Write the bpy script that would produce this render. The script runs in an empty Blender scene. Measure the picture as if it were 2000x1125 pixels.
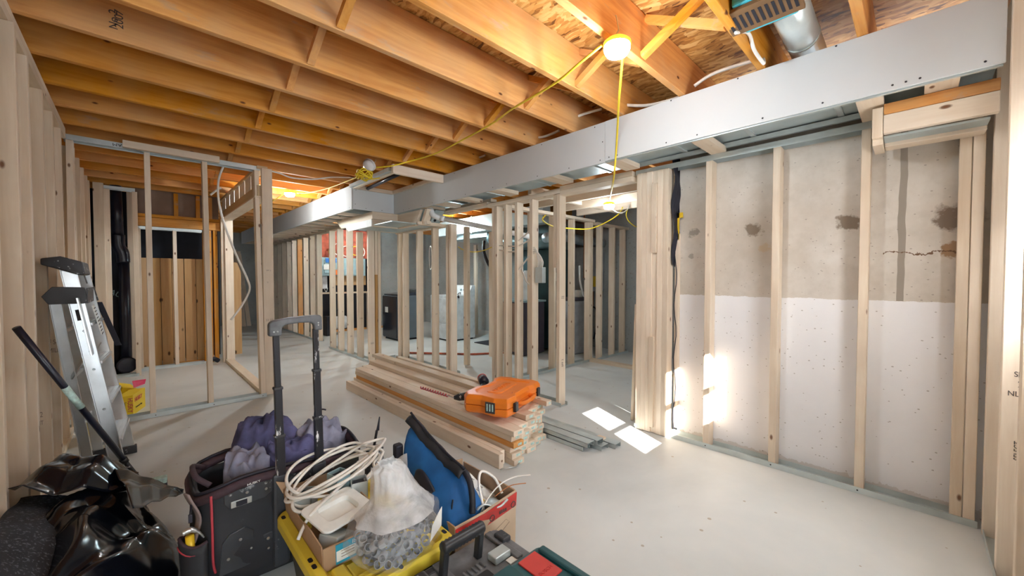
import bpy, bmesh, math, random
from mathutils import Vector, Matrix, noise
random.seed(7)
SC = bpy.context.scene
COL = SC.collection
PI = math.pi
# ---------------------------------------------------------------- camera
FPX = 762.0; TH = math.radians(44.1); PT = math.atan(19.5 / FPX); CH = 1.25
cam_d = bpy.data.cameras.new('camera'); cam = bpy.data.objects.new('camera', cam_d); COL.objects.link(cam)
cam_d.sensor_width = 36; cam_d.lens = FPX / 2000 * 36; cam_d.clip_start = .05; cam_d.clip_end = 60
cam.location = (0, 0, CH); cam.rotation_euler = (PI / 2 - PT, 0, -TH)
SC.camera = cam
# ---------------------------------------------------------------- view, world, light
SC.view_settings.view_transform = 'Standard'; SC.view_settings.look = 'None'
SC.view_settings.gamma = 1; SC.view_settings.use_curve_mapping = False
SC.view_settings.exposure = 1.15
W = bpy.data.worlds.new('daylight'); SC.world = W; W.use_nodes = True
W.node_tree.nodes['Background'].inputs[0].default_value = (.80, .90, 1, 1)
W.node_tree.nodes['Background'].inputs[1].default_value = 1.5
SC.cycles.max_bounces = 10; SC.cycles.diffuse_bounces = 6; SC.cycles.transparent_max_bounces = 12
SC.cycles.sample_clamp_indirect = 6
SC.cycles.caustics_reflective = False; SC.cycles.caustics_refractive = False


def light(kind, name, loc, e, color=(1, 1, 1), rot=None, **kw):
    d = bpy.data.lights.new(name, kind); d.energy = e; d.color = color
    for k, v in kw.items(): setattr(d, k, v)
    o = bpy.data.objects.new(name, d); COL.objects.link(o); o.location = loc
    if rot is not None: o.rotation_euler = rot
    return o


def aim(o, tgt):
    o.rotation_euler = (Vector(tgt) - o.location).to_track_quat('-Z', 'Y').to_euler()


SUN = light('SUN', 'sun', (1, -3, 4), 16, (1, .95, .88), angle=.006)
SUN.rotation_euler = Vector((0.45, 1.0, -0.655)).to_track_quat('-Z', 'Y').to_euler()
# rear fill light, added behind the camera; no window modelled there
o = light('AREA', 'fill_light_rear', (-.9, -2.35, 1.5), 135, (.84, .93, 1), shape='RECTANGLE', size=2.4, size_y=1.5)
aim(o, (1.5, 3, 1.2))
o = light('AREA', 'window_daylight_high', (2.1, -.60, 1.45), 17, (.97, .98, 1), shape='RECTANGLE', size=.85, size_y=.6)
aim(o, (2.4, 2, .9))
o = light('AREA', 'fill_light_side', (-2.3, -1.2, 1.6), 68, (.88, .95, 1), shape='RECTANGLE', size=1.6, size_y=1.4)  # added fill from the left rear, in front of a solid wall
aim(o, (2.5, 1.0, 1.2))


# ---------------------------------------------------------------- pixel-ray helper (photo measurements -> world points on known planes)
_fw = Vector((math.sin(TH) * math.cos(PT), math.cos(TH) * math.cos(PT), -math.sin(PT)))
_rt = Vector((math.cos(TH), -math.sin(TH), 0)); _up = _rt.cross(_fw)


def at(u, v, ax, val):
    d = _fw + _rt * ((u - 1000) / FPX) + _up * ((562.5 - v) / FPX)
    i = 'xyz'.index(ax); c = Vector((0, 0, CH)); return c + d * ((val - c[i]) / d[i])


# ---------------------------------------------------------------- materials
MATS = {}


def _new(name):
    m = bpy.data.materials.new(name); m.use_nodes = True; MATS[name] = m
    nt = m.node_tree; b = nt.nodes['Principled BSDF']; return m, nt, b


def nd(nt, t, **kw):
    n = nt.nodes.new(t)
    for k, v in kw.items():
        if k.startswith('i_'):
            n.inputs[int(k[2:]) if k[2:].isdigit() else k[2:]].default_value = v
        else: setattr(n, k, v)
    return n


def ramp(nt, src, stops):
    r = nt.nodes.new('ShaderNodeValToRGB'); nt.links.new(src, r.inputs[0])
    e = r.color_ramp.elements
    while len(e) < len(stops): e.new(.5)
    for i, (p, c) in enumerate(stops):
        e[i].position = p; e[i].color = c if len(c) == 4 else (*c, 1)
    return r.outputs[0]


def mix(nt, fac, a, b):
    m = nt.nodes.new('ShaderNodeMix'); m.data_type = 'RGBA'
    for sock, val in ((m.inputs[0], fac), (m.inputs[6], a), (m.inputs[7], b)):
        if isinstance(val, (int, float)): sock.default_value = val
        elif isinstance(val, tuple): sock.default_value = (*val, 1)
        else: nt.links.new(val, sock)
    return m.outputs[2]


def mth(nt, op, a, b=None, c=None):
    m = nt.nodes.new('ShaderNodeMath'); m.operation = op
    for i, v in enumerate((a, b, c)):
        if v is None: continue
        if isinstance(v, (int, float)): m.inputs[i].default_value = v
        else: nt.links.new(v, m.inputs[i])
    return m.outputs[0]


def coords(nt, scale, rnd=True, kind='Object'):
    tc = nt.nodes.new('ShaderNodeTexCoord'); out = tc.outputs[kind]
    if rnd:
        oi = nt.nodes.new('ShaderNodeObjectInfo')
        s = nd(nt, 'ShaderNodeVectorMath', operation='MULTIPLY_ADD'); nt.links.new(oi.outputs['Random'], s.inputs[0])
        s.inputs[1].default_value = (37, 51, 43); nt.links.new(out, s.inputs[2]); out = s.outputs[0]
    mp = nt.nodes.new('ShaderNodeMapping'); mp.inputs['Scale'].default_value = scale
    nt.links.new(out, mp.inputs[0]); return mp.outputs[0]


def bump(nt, b, h, strength=.2, dist=.01):
    n = nd(nt, 'ShaderNodeBump'); n.inputs['Strength'].default_value = strength; n.inputs['Distance'].default_value = dist
    nt.links.new(h, n.inputs['Height']); nt.links.new(n.outputs[0], b.inputs['Normal'])


def noi(nt, vec, scale, detail=4, rough=.55, dist=0):
    n = nd(nt, 'ShaderNodeTexNoise'); n.inputs['Scale'].default_value = scale; n.inputs['Detail'].default_value = detail
    n.inputs['Roughness'].default_value = rough; n.inputs['Distortion'].default_value = dist
    nt.links.new(vec, n.inputs['Vector']); return n.outputs[0]


def vor(nt, vec, scale, feature='F1', rand=1.0):
    n = nd(nt, 'ShaderNodeTexVoronoi', feature=feature); n.inputs['Scale'].default_value = scale
    n.inputs['Randomness'].default_value = rand
    nt.links.new(vec, n.inputs['Vector']); return n


def wood(name, c1, c2, ck, axis, blot=None, ksz=.085, rough=.55, hue=.0):
    m, nt, b = _new(name)
    i = 'xyz'.index(axis)
    s1 = [16] * 3; s1[i] = 1.1; s2 = [9.0] * 3; s2[i] = 4.2
    v1 = coords(nt, s1); v2 = coords(nt, s2); v3 = coords(nt, (2.2, 2.2, 2.2))
    g = noi(nt, v1, 1.6, 5, .6, .5)
    col = ramp(nt, g, [(.3, c1), (.52, tuple(.5 * (x + y) for x, y in zip(c1, c2))), (.75, c2)])
    bl = ramp(nt, noi(nt, v3, 1.3, 3), [(.42, (0, 0, 0)), (.68, (1, 1, 1))])
    if blot:
        col = mix(nt, mth(nt, 'MULTIPLY', bl, .55), col, blot)
    if name.startswith('joist'):      # weathered grey patches
        st = noi(nt, coords(nt, (1.6, 5, 5)), 1.5, 6, .7)
        col = mix(nt, mth(nt, 'MULTIPLY', ramp(nt, st, [(.60, (0, 0, 0)), (.70, (1, 1, 1))]), .5), col, (.42, .34, .27))
    oi = nt.nodes.new('ShaderNodeObjectInfo')
    hs = nt.nodes.new('ShaderNodeHueSaturation'); nt.links.new(col, hs.inputs['Color'])
    nt.links.new(mth(nt, 'MULTIPLY_ADD', oi.outputs['Random'], .22, .88), hs.inputs['Value'])
    nt.links.new(mth(nt, 'MULTIPLY_ADD', oi.outputs['Random'], -.18, 1.08), hs.inputs['Saturation'])
    col = hs.outputs[0]
    vn = vor(nt, v2, 1.0)
    k = ramp(nt, vn.outputs['Distance'], [(.0, (1, 1, 1)), (ksz * .7, (.9, .9, .9)), (ksz * 1.25, (0, 0, 0))])
    col = mix(nt, k, col, ck)
    nt.links.new(col, b.inputs['Base Color']); b.inputs['Roughness'].default_value = rough; b.inputs['Specular IOR Level'].default_value = .25
    bump(nt, b, g, .12, .004)
    return m


for ax in 'xyz':
    wood('pine_' + ax, (.74, .60, .455), (.87, .765, .63), (.17, .07, .03), ax, (.66, .55, .44), .082)
    wood('joist_' + ax, (.56, .205, .028), (.80, .385, .085), (.09, .02, .008), ax, (.60, .36, .16), .075, .72)
wood('plank_z', (.50, .29, .12), (.60, .38, .18), (.06, .025, .01), 'z', None, .13, .5)
wood('plywood_y', (.62, .46, .28), (.72, .57, .38), (.3, .17, .08), 'y', None, .04)


def simple(name, col, rough=.5, metal=0, nscale=0, namt=.15, bmp=0, spec=None, coat=0, emis=None, es=0):
    m, nt, b = _new(name)
    b.inputs['Roughness'].default_value = rough; b.inputs['Metallic'].default_value = metal
    v = coords(nt, (1, 1, 1))
    n = noi(nt, v, nscale or 8, 4)
    lo = tuple(max(0, c * (1 - namt)) for c in col); hi = tuple(min(1, c * (1 + namt)) for c in col)
    c = ramp(nt, n, [(.3, lo), (.7, hi)])
    nt.links.new(c, b.inputs['Base Color'])
    if bmp: bump(nt, b, n, bmp, .01)
    if coat: b.inputs['Coat Weight'].default_value = coat
    if spec is not None: b.inputs['Specular IOR Level'].default_value = spec
    if emis: b.inputs['Emission Color'].default_value = (*emis, 1); b.inputs['Emission Strength'].default_value = es
    return m


def worn(name, col, spec_col, thr=.63, scale=14, rough=.5, metal=0, bmp=0, stretch=(1, 1, 1)):
    m, nt, b = _new(name); v = coords(nt, stretch)
    n = noi(nt, v, scale, 6, .65); f = ramp(nt, n, [(thr, (0, 0, 0)), (thr + .05, (1, 1, 1))])
    n2 = noi(nt, v, 5, 4); base = ramp(nt, n2, [(.3, tuple(c * .7 for c in col)), (.7, tuple(min(1, c * 1.25) for c in col))])
    nt.links.new(mix(nt, f, base, spec_col), b.inputs['Base Color'])
    b.inputs['Roughness'].default_value = rough; b.inputs['Metallic'].default_value = metal
    if bmp: bump(nt, b, n2, bmp, .01)
    return m


simple('galvanized', (.60, .67, .68), .36, .5, 5, .15)
simple('duct_metal', (.52, .61, .63), .4, .5, 3, .2)
simple('dark_duct', (.16, .24, .26), .4, .6, 3, .3)
simple('drywall', (.63, .665, .69), .85, 0, 2, .03)
simple('drywall_core', (.85, .84, .78), .9)
simple('screw_black', (.03, .03, .04), .5, .3)
simple('screw_steel', (.6, .62, .62), .3, .9)
simple('abs_black', (.012, .014, .03), .28, 0, 5, .3)
simple('pvc_white', (.82, .83, .84), .35)
simple('cable_white', (.80, .77, .72), .45)
simple('cord_yellow', (.82, .62, .03), .45)
simple('copper', (.5, .2, .08), .35, .8)
simple('alu', (.66, .68, .69), .32, .75, 9, .1)
worn('black_plastic_worn', (.035, .035, .04), (.75, .78, .8), .62, 30, .5)
worn('handle_black', (.022, .022, .028), (.8, .8, .82), .60, 22, .35, 0, 0, (1.3, 1.3, .35))
simple('black_plastic', (.02, .021, .024), .4)
simple('tar_black', (.012, .012, .022), .6, 0, 4, .5)
simple('plastic_sheet', (.004, .005, .009), .17, 0, 2, .5)
worn('bag_black', (.020, .022, .028), (.10, .10, .115), .60, 4, .62, 0, .25)
simple('bag_trim', (.055, .030, .040), .8, 0, 20, .3, .3)
worn('strap_leather', (.045, .05, .06), (.30, .32, .34), .66, 12, .42, 0, .15)
simple('red_piping', (.50, .05, .07), .6)
simple('red_vinyl', (.5, .03, .025), .35)
simple('denim', (.085, .085, .19), .9, 0, 7, .7, .3)
simple('denim_grey', (.23, .235, .32), .92, 0, 8, .5, .3)
simple('blue_canvas', (.006, .085, .26), .78, 0, 6, .5, .35)
simple('yellow_plastic', (.80, .62, .06), .42, 0, 6, .10)
simple('yellow_dark', (.55, .40, .03), .5, 0, 6, .15)
simple('tote_black', (.03, .03, .035), .5)
simple('cardboard', (.42, .27, .16), .85, 0, 7, .12)
simple('cardboard_light', (.62, .47, .33), .85, 0, 7, .08)
simple('orange_plastic', (.85, .22, .02), .36, 0, 4, .10, .05)
simple('orange_bright', (.9, .2, .02), .4)
simple('teal_plastic', (.012, .075, .085), .42, 0, 6, .25)
simple('grey_plastic', (.13, .135, .145), .5, 0, 14, .45)
simple('red_badge', (.55, .04, .03), .5)
simple('grey_pvc', (.30, .31, .33), .5)
simple('label_white', (.82, .83, .80), .6, 0, 20, .06)
simple('label_blue', (.03, .36, .55), .5)
simple('label_teal', (.50, .70, .66), .6, 0, 60, .3)
simple('ink', (.06, .05, .05), .7)
simple('ink_soft', (.26, .20, .17), .8)
simple('box_yellow', (.90, .66, .02), .5, 0, 5, .04)
simple('text_red', (.62, .02, .10), .5)
simple('washer_grey', (.15, .18, .21), .25, .45, 4, .1)
simple('washer_dark', (.03, .035, .05), .12, .2)
simple('appliance_white', (.72, .77, .80), .35)
simple('softener_grey', (.34, .36, .39), .5)
simple('lid_dark', (.06, .05, .07), .5)
simple('furnace_teal', (.035, .085, .10), .4, .4, 4, .2)
simple('panel_grey', (.32, .46, .50), .5, .2)
simple('brown_paint', (.20, .11, .05), .5, .2)
simple('cyan_film', (.08, .50, .62), .25)
simple('insulation_red', (.40, .09, .05), .9, 0, 9, .5, .5)
simple('insulation_silver', (.42, .50, .56), .36, .7, 7, .2, .4)
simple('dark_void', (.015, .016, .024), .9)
simple('tools_blue', (.02, .16, .55), .4)
simple('brown_panel', (.30, .20, .15), .8, 0, 4, .15)
simple('white_paint', (.82, .84, .86), .6)
simple('hammer_yellow', (.85, .55, .02), .4)
simple('leather', (.22, .17, .16), .8, 0, 9, .3)
simple('gas_yellow', (.75, .5, .02), .5)
worn('rug_dark', (.03, .033, .042), (.13, .14, .17), .56, 90, .95, 0, .4)
simple('lamp_glow', (1, 1, 1), .3, 0, 4, 0, 0, None, 0, (.93, .98, 1), 30)
simple('lamp_amber', (.95, .5, .02), .35, 0, 4, .05, 0, None, 0, (1, .55, .05), .6)
simple('lamp_off', (.75, .75, .78), .2)


def m_osb():
    m, nt, b = _new('osb')
    v = coords(nt, (1, 1, 1), False)
    rot = nt.nodes.new('ShaderNodeMapping'); rot.inputs['Rotation'].default_value = (0, 0, .6); rot.inputs['Scale'].default_value = (26, 9, 9)
    nv = nd(nt, 'ShaderNodeTexNoise'); nv.inputs['Scale'].default_value = 6; nt.links.new(v, nv.inputs['Vector'])
    add = nd(nt, 'ShaderNodeVectorMath', operation='MULTIPLY_ADD'); nt.links.new(nv.outputs['Color'], add.inputs[0])
    add.inputs[1].default_value = (.07, .07, .07); nt.links.new(v, add.inputs[2]); nt.links.new(add.outputs[0], rot.inputs[0])
    a = vor(nt, rot.outputs[0], 1.6)
    rot2 = nt.nodes.new('ShaderNodeMapping'); rot2.inputs['Rotation'].default_value = (0, 0, -.8); rot2.inputs['Scale'].default_value = (24, 8, 8)
    nt.links.new(add.outputs[0], rot2.inputs[0]); a2 = vor(nt, rot2.outputs[0], 1.9)
    sep = nd(nt, 'ShaderNodeSeparateColor'); nt.links.new(a.outputs['Color'], sep.inputs[0])
    sep2 = nd(nt, 'ShaderNodeSeparateColor'); nt.links.new(a2.outputs['Color'], sep2.inputs[0])
    f = mth(nt, 'MULTIPLY_ADD', sep.outputs[0], .55, mth(nt, 'MULTIPLY', sep2.outputs[0], .45))
    c = ramp(nt, f, [(.10, (.16, .060, .014)), (.24, (.42, .18, .04)), (.5, (.62, .31, .08)), (.8, (.80, .50, .19))])
    nt.links.new(c, b.inputs['Base Color']); b.inputs['Roughness'].default_value = .6
    bump(nt, b, f, .3, .006)


m_osb()


def sepx(nt, v):
    s = nd(nt, 'ShaderNodeSeparateXYZ'); nt.links.new(v, s.inputs[0]); return s.outputs


def m_conc(name, paint, stains=(), seams=()):
    m, nt, b = _new(name)
    v = coords(nt, (1, 1, 1), False); X, Y, Z = sepx(nt, v)
    n1 = noi(nt, v, 1.6, 5, .6); n2 = noi(nt, v, 14, 5, .65)
    c = ramp(nt, n1, [(.3, (.50, .44, .37)), (.5, (.61, .56, .50)), (.72, (.70, .66, .61))] if paint else [(.3, (.30, .32, .32)), (.6, (.42, .45, .45))])
    c = mix(nt, mth(nt, 'MULTIPLY', ramp(nt, n2, [(.45, (0, 0, 0)), (.75, (1, 1, 1))]), .35), c, (.44, .39, .33))
    for (sy, sz, r, colr) in stains:
        dy = mth(nt, 'SUBTRACT', Y, sy); dz = mth(nt, 'MULTIPLY', mth(nt, 'SUBTRACT', Z, sz), 1.25)
        d = mth(nt, 'SQRT', mth(nt, 'ADD', mth(nt, 'MULTIPLY', dy, dy), mth(nt, 'MULTIPLY', dz, dz)))
        d = mth(nt, 'ADD', d, mth(nt, 'MULTIPLY_ADD', n2, .16, -.08))
        f = ramp(nt, mth(nt, 'DIVIDE', d, r * 1.6), [(.46, (1, 1, 1)), (.52, (.6, .6, .6)), (.66, (0, 0, 0))])
        c = mix(nt, mth(nt, 'MULTIPLY', f, .9), c, colr)
    for (sy, z0, z1, w, colr) in seams:
        wob = mth(nt, 'MULTIPLY_ADD', noi(nt, v, 3, 3), .03, -.015)
        f = mth(nt, 'LESS_THAN', mth(nt, 'ABSOLUTE', mth(nt, 'ADD', mth(nt, 'SUBTRACT', Y, sy), wob)), w)
        f = mth(nt, 'MULTIPLY', f, mth(nt, 'MULTIPLY', mth(nt, 'GREATER_THAN', Z, z0), mth(nt, 'LESS_THAN', Z, z1)))
        c = mix(nt, mth(nt, 'MULTIPLY', f, .85), c, colr)
    if name == 'concrete_right':      # hairline crack and its rust
        wob = mth(nt, 'MULTIPLY_ADD', noi(nt, v, 9, 5, .7), .12, -.06)
        d = mth(nt, 'ABSOLUTE', mth(nt, 'ADD', mth(nt, 'SUBTRACT', Z, 1.385), wob))
        f = mth(nt, 'MULTIPLY', mth(nt, 'LESS_THAN', d, .0035), mth(nt, 'MULTIPLY', mth(nt, 'GREATER_THAN', Y, -.17), mth(nt, 'LESS_THAN', Y, .13)))
        c = mix(nt, f, c, (.16, .09, .05))
    if paint:
        nz = mth(nt, 'MULTIPLY_ADD', n2, .03, 1.105)
        f = mth(nt, 'LESS_THAN', Z, nz)
        pw = ramp(nt, n1, [(.3, (.80, .80, .83)), (.7, (.88, .88, .90))])
        # dirt showing along the foot
        ft = mth(nt, 'LESS_THAN', mth(nt, 'ADD', Z, mth(nt, 'MULTIPLY', n2, -.11)), .0)
        pw = mix(nt, mth(nt, 'MULTIPLY', ft, .35), pw, (.42, .34, .26))
        c = mix(nt, f, c, pw)
    wv = nd(nt, 'ShaderNodeMapping'); wv.inputs['Scale'].default_value = (1, 1, 1.5); nt.links.new(v, wv.inputs[0])
    vd = vor(nt, wv.outputs[0], 15)
    sep = nd(nt, 'ShaderNodeSeparateColor'); nt.links.new(vd.outputs['Color'], sep.inputs[0])
    pit = mth(nt, 'LESS_THAN', vd.outputs['Distance'], mth(nt, 'MULTIPLY', mth(nt, 'POWER', sep.outputs[0], 2), .24))
    vd2 = vor(nt, wv.outputs[0], 42); sp2 = nd(nt, 'ShaderNodeSeparateColor'); nt.links.new(vd2.outputs['Color'], sp2.inputs[0])
    pit2 = mth(nt, 'LESS_THAN', vd2.outputs['Distance'], mth(nt, 'MULTIPLY', mth(nt, 'POWER', sp2.outputs[0], 2), .30))
    p = mth(nt, 'MAXIMUM', pit, pit2)
    c = mix(nt, mth(nt, 'MULTIPLY', p, .62), c, (.27, .23, .20))
    nt.links.new(c, b.inputs['Base Color']); b.inputs['Roughness'].default_value = .8
    bump(nt, b, mth(nt, 'SUBTRACT', n2, p), .25, .004)


BR = (.20, .15, .105)
m_conc('concrete_right', True,
       [(.285, 1.58, .065, BR), (.785, 1.585, .06, BR), (-.155, 1.57, .095, (.17, .12, .085)), (-.14, 1.40, .05, (.34, .20, .10)), (1.20, 1.60, .045, (.30, .27, .23)), (1.21, 1.42, .03, (.36, .33, .29)), (.72, 1.45, .045, (.50, .38, .26))],
       [(.055, 1.12, 2.4, .015, (.27, .23, .19)), (1.06, 1.12, 2.4, .018, (.38, .35, .30)), (.075, 0.0, 1.12, .006, (.6, .6, .58))])
m_conc('concrete_far', False, [(5.4, 1.6, .08, BR)])


def m_floor():
    m, nt, b = _new('concrete_floor')
    v = coords(nt, (1, 1, 1), False)
    n1 = noi(nt, v, .7, 5, .6, .6); n2 = noi(nt, v, 7, 6, .7)
    c = ramp(nt, n1, [(.3, (.52, .545, .545)), (.5, (.63, .66, .66)), (.7, (.71, .735, .73))])
    c = mix(nt, mth(nt, 'MULTIPLY', ramp(nt, n2, [(.5, (0, 0, 0)), (.72, (1, 1, 1))]), .25), c, (.74, .73, .70))
    vd = vor(nt, v, 16); sp = nd(nt, 'ShaderNodeSeparateColor'); nt.links.new(vd.outputs['Color'], sp.inputs[0])
    p = mth(nt, 'LESS_THAN', vd.outputs['Distance'], mth(nt, 'MULTIPLY', mth(nt, 'POWER', sp.outputs[0], 5), .16))
    c = mix(nt, mth(nt, 'MULTIPLY', p, .7), c, (.34, .27, .19))
    nt.links.new(c, b.inputs['Base Color'])
    nt.links.new(ramp(nt, n2, [(.3, (.42, .42, .42)), (.7, (.6, .6, .6))]), b.inputs['Roughness'])
    bump(nt, b, n2, .08, .004)


m_floor()


def m_film():
    m, nt, b = _new('clear_film')
    v = coords(nt, (1, 1, 1)); n = noi(nt, v, 9, 5, .6, 1.0)
    b.inputs['Base Color'].default_value = (.88, .90, .93, 1); b.inputs['Roughness'].default_value = .22
    nt.links.new(ramp(nt, n, [(.42, (.06, .06, .06)), (.72, (.34, .34, .34))]), b.inputs['Alpha'])
    bump(nt, b, n, .6, .02)
    m, nt, b = _new('milky_film')
    v = coords(nt, (1, 1, 1)); n = noi(nt, v, 7, 5, .6, 1.0)
    b.inputs['Base Color'].default_value = (.86, .88, .90, 1); b.inputs['Roughness'].default_value = .28
    nt.links.new(ramp(nt, n, [(.3, (.30, .30, .30)), (.7, (.72, .72, .72))]), b.inputs['Alpha'])
    bump(nt, b, n, .6, .02)


m_film()


# ---------------------------------------------------------------- mesh builders
class MB:
    def __init__(s, T=None): s.bm = bmesh.new(); s.T = T or Matrix()

    def v(s, p): return s.bm.verts.new(s.T @ Vector(p))

    def f(s, vs):
        try: return s.bm.faces.new(vs)
        except ValueError: return None

    def box(s, x0, x1, y0, y1, z0, z1):
        c = [s.v((x, y, z)) for z in (z0, z1) for y in (y0, y1) for x in (x0, x1)]
        for q in ((0, 2, 3, 1), (4, 5, 7, 6), (0, 1, 5, 4), (2, 6, 7, 3), (0, 4, 6, 2), (1, 3, 7, 5)): s.f([c[i] for i in q])
        return s

    def bar(s, a, b, w, h, up=(0, 0, 1)):      # box between two points, w sideways, h along up
        a = Vector(a); b = Vector(b); d = (b - a).normalized(); sd = d.cross(Vector(up)).normalized(); u = sd.cross(d)
        c = [s.v(p + sd * (i * w / 2) + u * (j * h / 2)) for p in (a, b) for j in (-1, 1) for i in (-1, 1)]
        for q in ((0, 2, 3, 1), (4, 5, 7, 6), (0, 1, 5, 4), (2, 6, 7, 3), (0, 4, 6, 2), (1, 3, 7, 5)): s.f([c[i] for i in q])
        return s

    def prism(s, pts, off):
        off = Vector(off); a = [s.v(p) for p in pts]; b = [s.v(Vector(p) + off) for p in pts]
        s.f(a[::-1]); s.f(b)
        for i in range(len(a)): j = (i + 1) % len(a); s.f([a[i], a[j], b[j], b[i]])
        return s

    def tube(s, pts, r, n=8, close=False):
        pts = [Vector(p) for p in pts]; rings = []; prev = None; N = len(pts)
        for i, p in enumerate(pts):
            q0 = pts[(i - 1) % N] if close else pts[max(i - 1, 0)]; q1 = pts[(i + 1) % N] if close else pts[min(i + 1, N - 1)]
            t = (q1 - q0).normalized()
            if prev is None:
                prev = t.cross(Vector((0, 0, 1)));
                if prev.length < .05: prev = t.cross(Vector((1, 0, 0)))
            n1 = (prev - t * prev.dot(t)).normalized(); prev = n1; n2 = t.cross(n1)
            rr = r[i] if isinstance(r, (list, tuple)) else r
            rings.append([s.v(p + (n1 * math.cos(2 * PI * k / n) + n2 * math.sin(2 * PI * k / n)) * rr) for k in range(n)])
        m = len(rings) if close else len(rings) - 1
        for i in range(m):
            a = rings[i]; b = rings[(i + 1) % len(rings)]
            for k in range(n): s.f([a[k], a[(k + 1) % n], b[(k + 1) % n], b[k]])
        if not close: s.f(rings[0][::-1]); s.f(rings[-1])
        return s

    def pipe(s, a, b, ro, ri, n=14):       # open hollow pipe
        a = Vector(a); b = Vector(b); t = (b - a).normalized(); x = t.orthogonal().normalized(); y = t.cross(x)
        R = [[s.v(p + (x * math.cos(2 * PI * k / n) + y * math.sin(2 * PI * k / n)) * r) for k in range(n)] for p, r in ((a, ro), (b, ro), (b, ri), (a, ri))]
        for i in range(4):
            for k in range(n): s.f([R[i][k], R[i][(k + 1) % n], R[(i + 1) % 4][(k + 1) % n], R[(i + 1) % 4][k]])
        return s

    def lathe(s, c, prof, n=20, axis=(0, 0, 1)):
        c = Vector(c); ax = Vector(axis).normalized(); x = ax.orthogonal().normalized(); y = ax.cross(x)
        R = [[s.v(c + ax * z + (x * math.cos(2 * PI * k / n) + y * math.sin(2 * PI * k / n)) * max(r, 1e-4)) for k in range(n)] for r, z in prof]
        for i in range(len(R) - 1):
            for k in range(n): s.f([R[i][k], R[i][(k + 1) % n], R[i + 1][(k + 1) % n], R[i + 1][k]])
        s.f(R[0][::-1]); s.f(R[-1]); return s

    def grid(s, fn, nu, nv, thick=0, closed_u=False):
        g = [[s.v(fn(i / (nu if closed_u else nu - 1), j / (nv - 1))) for i in range(nu)] for j in range(nv)]
        m = nu if closed_u else nu - 1
        for j in range(nv - 1):
            for i in range(m): s.f([g[j][i], g[j][(i + 1) % nu], g[j + 1][(i + 1) % nu], g[j + 1][i]])
        return s


KIDS = {}


def obj(name, mb, mat, parent=None, bev=0, smooth=False, sub=0, solid=0, seg=2):
    bmesh.ops.recalc_face_normals(mb.bm, faces=mb.bm.faces)
    me = bpy.data.meshes.new(name)
    vs = [v.co for v in mb.bm.verts]
    c = Vector(((min(v.x for v in vs) + max(v.x for v in vs)) / 2, (min(v.y for v in vs) + max(v.y for v in vs)) / 2, (min(v.z for v in vs) + max(v.z for v in vs)) / 2)) if name != 'keep' else Vector()
    if mat in ('concrete_right', 'concrete_far', 'concrete_floor', 'osb'): c = Vector()
    for v in mb.bm.verts: v.co -= c
    mb.bm.to_mesh(me); mb.bm.free()
    me.materials.append(MATS[mat])
    if smooth:
        for p in me.polygons: p.use_smooth = True
    o = bpy.data.objects.new(name, me); COL.objects.link(o)
    w = c.copy(); o['_w'] = w
    if parent is not None:
        o.parent = parent; o.location = c - Vector(parent['_w'])
    else: o.location = c
    if solid:
        m = o.modifiers.new('solid', 'SOLIDIFY'); m.thickness = solid; m.offset = 0
    if bev:
        m = o.modifiers.new('bevel', 'BEVEL'); m.width = bev; m.segments = seg; m.limit_method = 'ANGLE'; m.angle_limit = .6
    if sub:
        m = o.modifiers.new('sub', 'SUBSURF'); m.levels = sub; m.render_levels = sub
    return o


def tag(o, label, cat, group=None, kind=None):
    o['label'] = label; o['category'] = cat
    if group: o['group'] = group
    if kind: o['kind'] = kind
    return o


def thing(name, loc, label, cat, group=None):
    o = bpy.data.objects.new(name, None); COL.objects.link(o); o.empty_display_size = .05
    o.location = loc; o['_w'] = Vector(loc); return tag(o, label, cat, group)


def struct(name, mb, mat, parent=None, **k):
    o = obj(name, mb, mat, parent, **k)
    if parent is None: o['kind'] = 'structure'
    return o


def B(*a, T=None): return MB(T).box(*a)


def spline(pts, n=8, close=False):
    P = [Vector(p) for p in pts]; N = len(P); out = []
    rng = range(N) if close else range(N - 1)
    for i in rng:
        g = (lambda k: P[k % N]) if close else (lambda k: P[min(max(k, 0), N - 1)])
        p0, p1, p2, p3 = g(i - 1), g(i), g(i + 1), g(i + 2)
        for k in range(n):
            t = k / n
            out.append(.5 * ((2 * p1) + (p2 - p0) * t + (2 * p0 - 5 * p1 + 4 * p2 - p3) * t * t + (3 * p1 - p0 - 3 * p2 + p3) * t ** 3))
    if not close: out.append(P[-1])
    return out


def text(name, s, size, T, mat, parent, depth=.0006, sx=1):
    cu = bpy.data.curves.new('t', 'FONT'); cu.body = s; cu.size = size; cu.extrude = depth; cu.align_x = 'CENTER'; cu.align_y = 'CENTER'
    to = bpy.data.objects.new('t', cu); me = bpy.data.meshes.new_from_object(to)
    bpy.data.objects.remove(to); me.name = name
    me.transform(Matrix.Scale(sx, 4, (1, 0, 0))); R = T.to_3x3().to_4x4(); me.transform(R)
    me.materials.clear(); me.materials.append(MATS[mat])
    o = bpy.data.objects.new(name, me); COL.objects.link(o); o['_w'] = T.translation.copy()
    if parent is not None: o.parent = parent; o.location = T.translation - Vector(parent['_w'])
    else: o.location = T.translation
    return o


def frame(origin, xdir, ydir):
    x = Vector(xdir).normalized(); y = Vector(ydir).normalized(); z = x.cross(y).normalized(); y = z.cross(x)
    return Matrix(((x.x, y.x, z.x, origin[0]), (x.y, y.y, z.y, origin[1]), (x.z, y.z, z.z, origin[2]), (0, 0, 0, 1)))


CEIL = 2.44; LW = .041; LD = .096      # joist underside, lumber section
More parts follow.
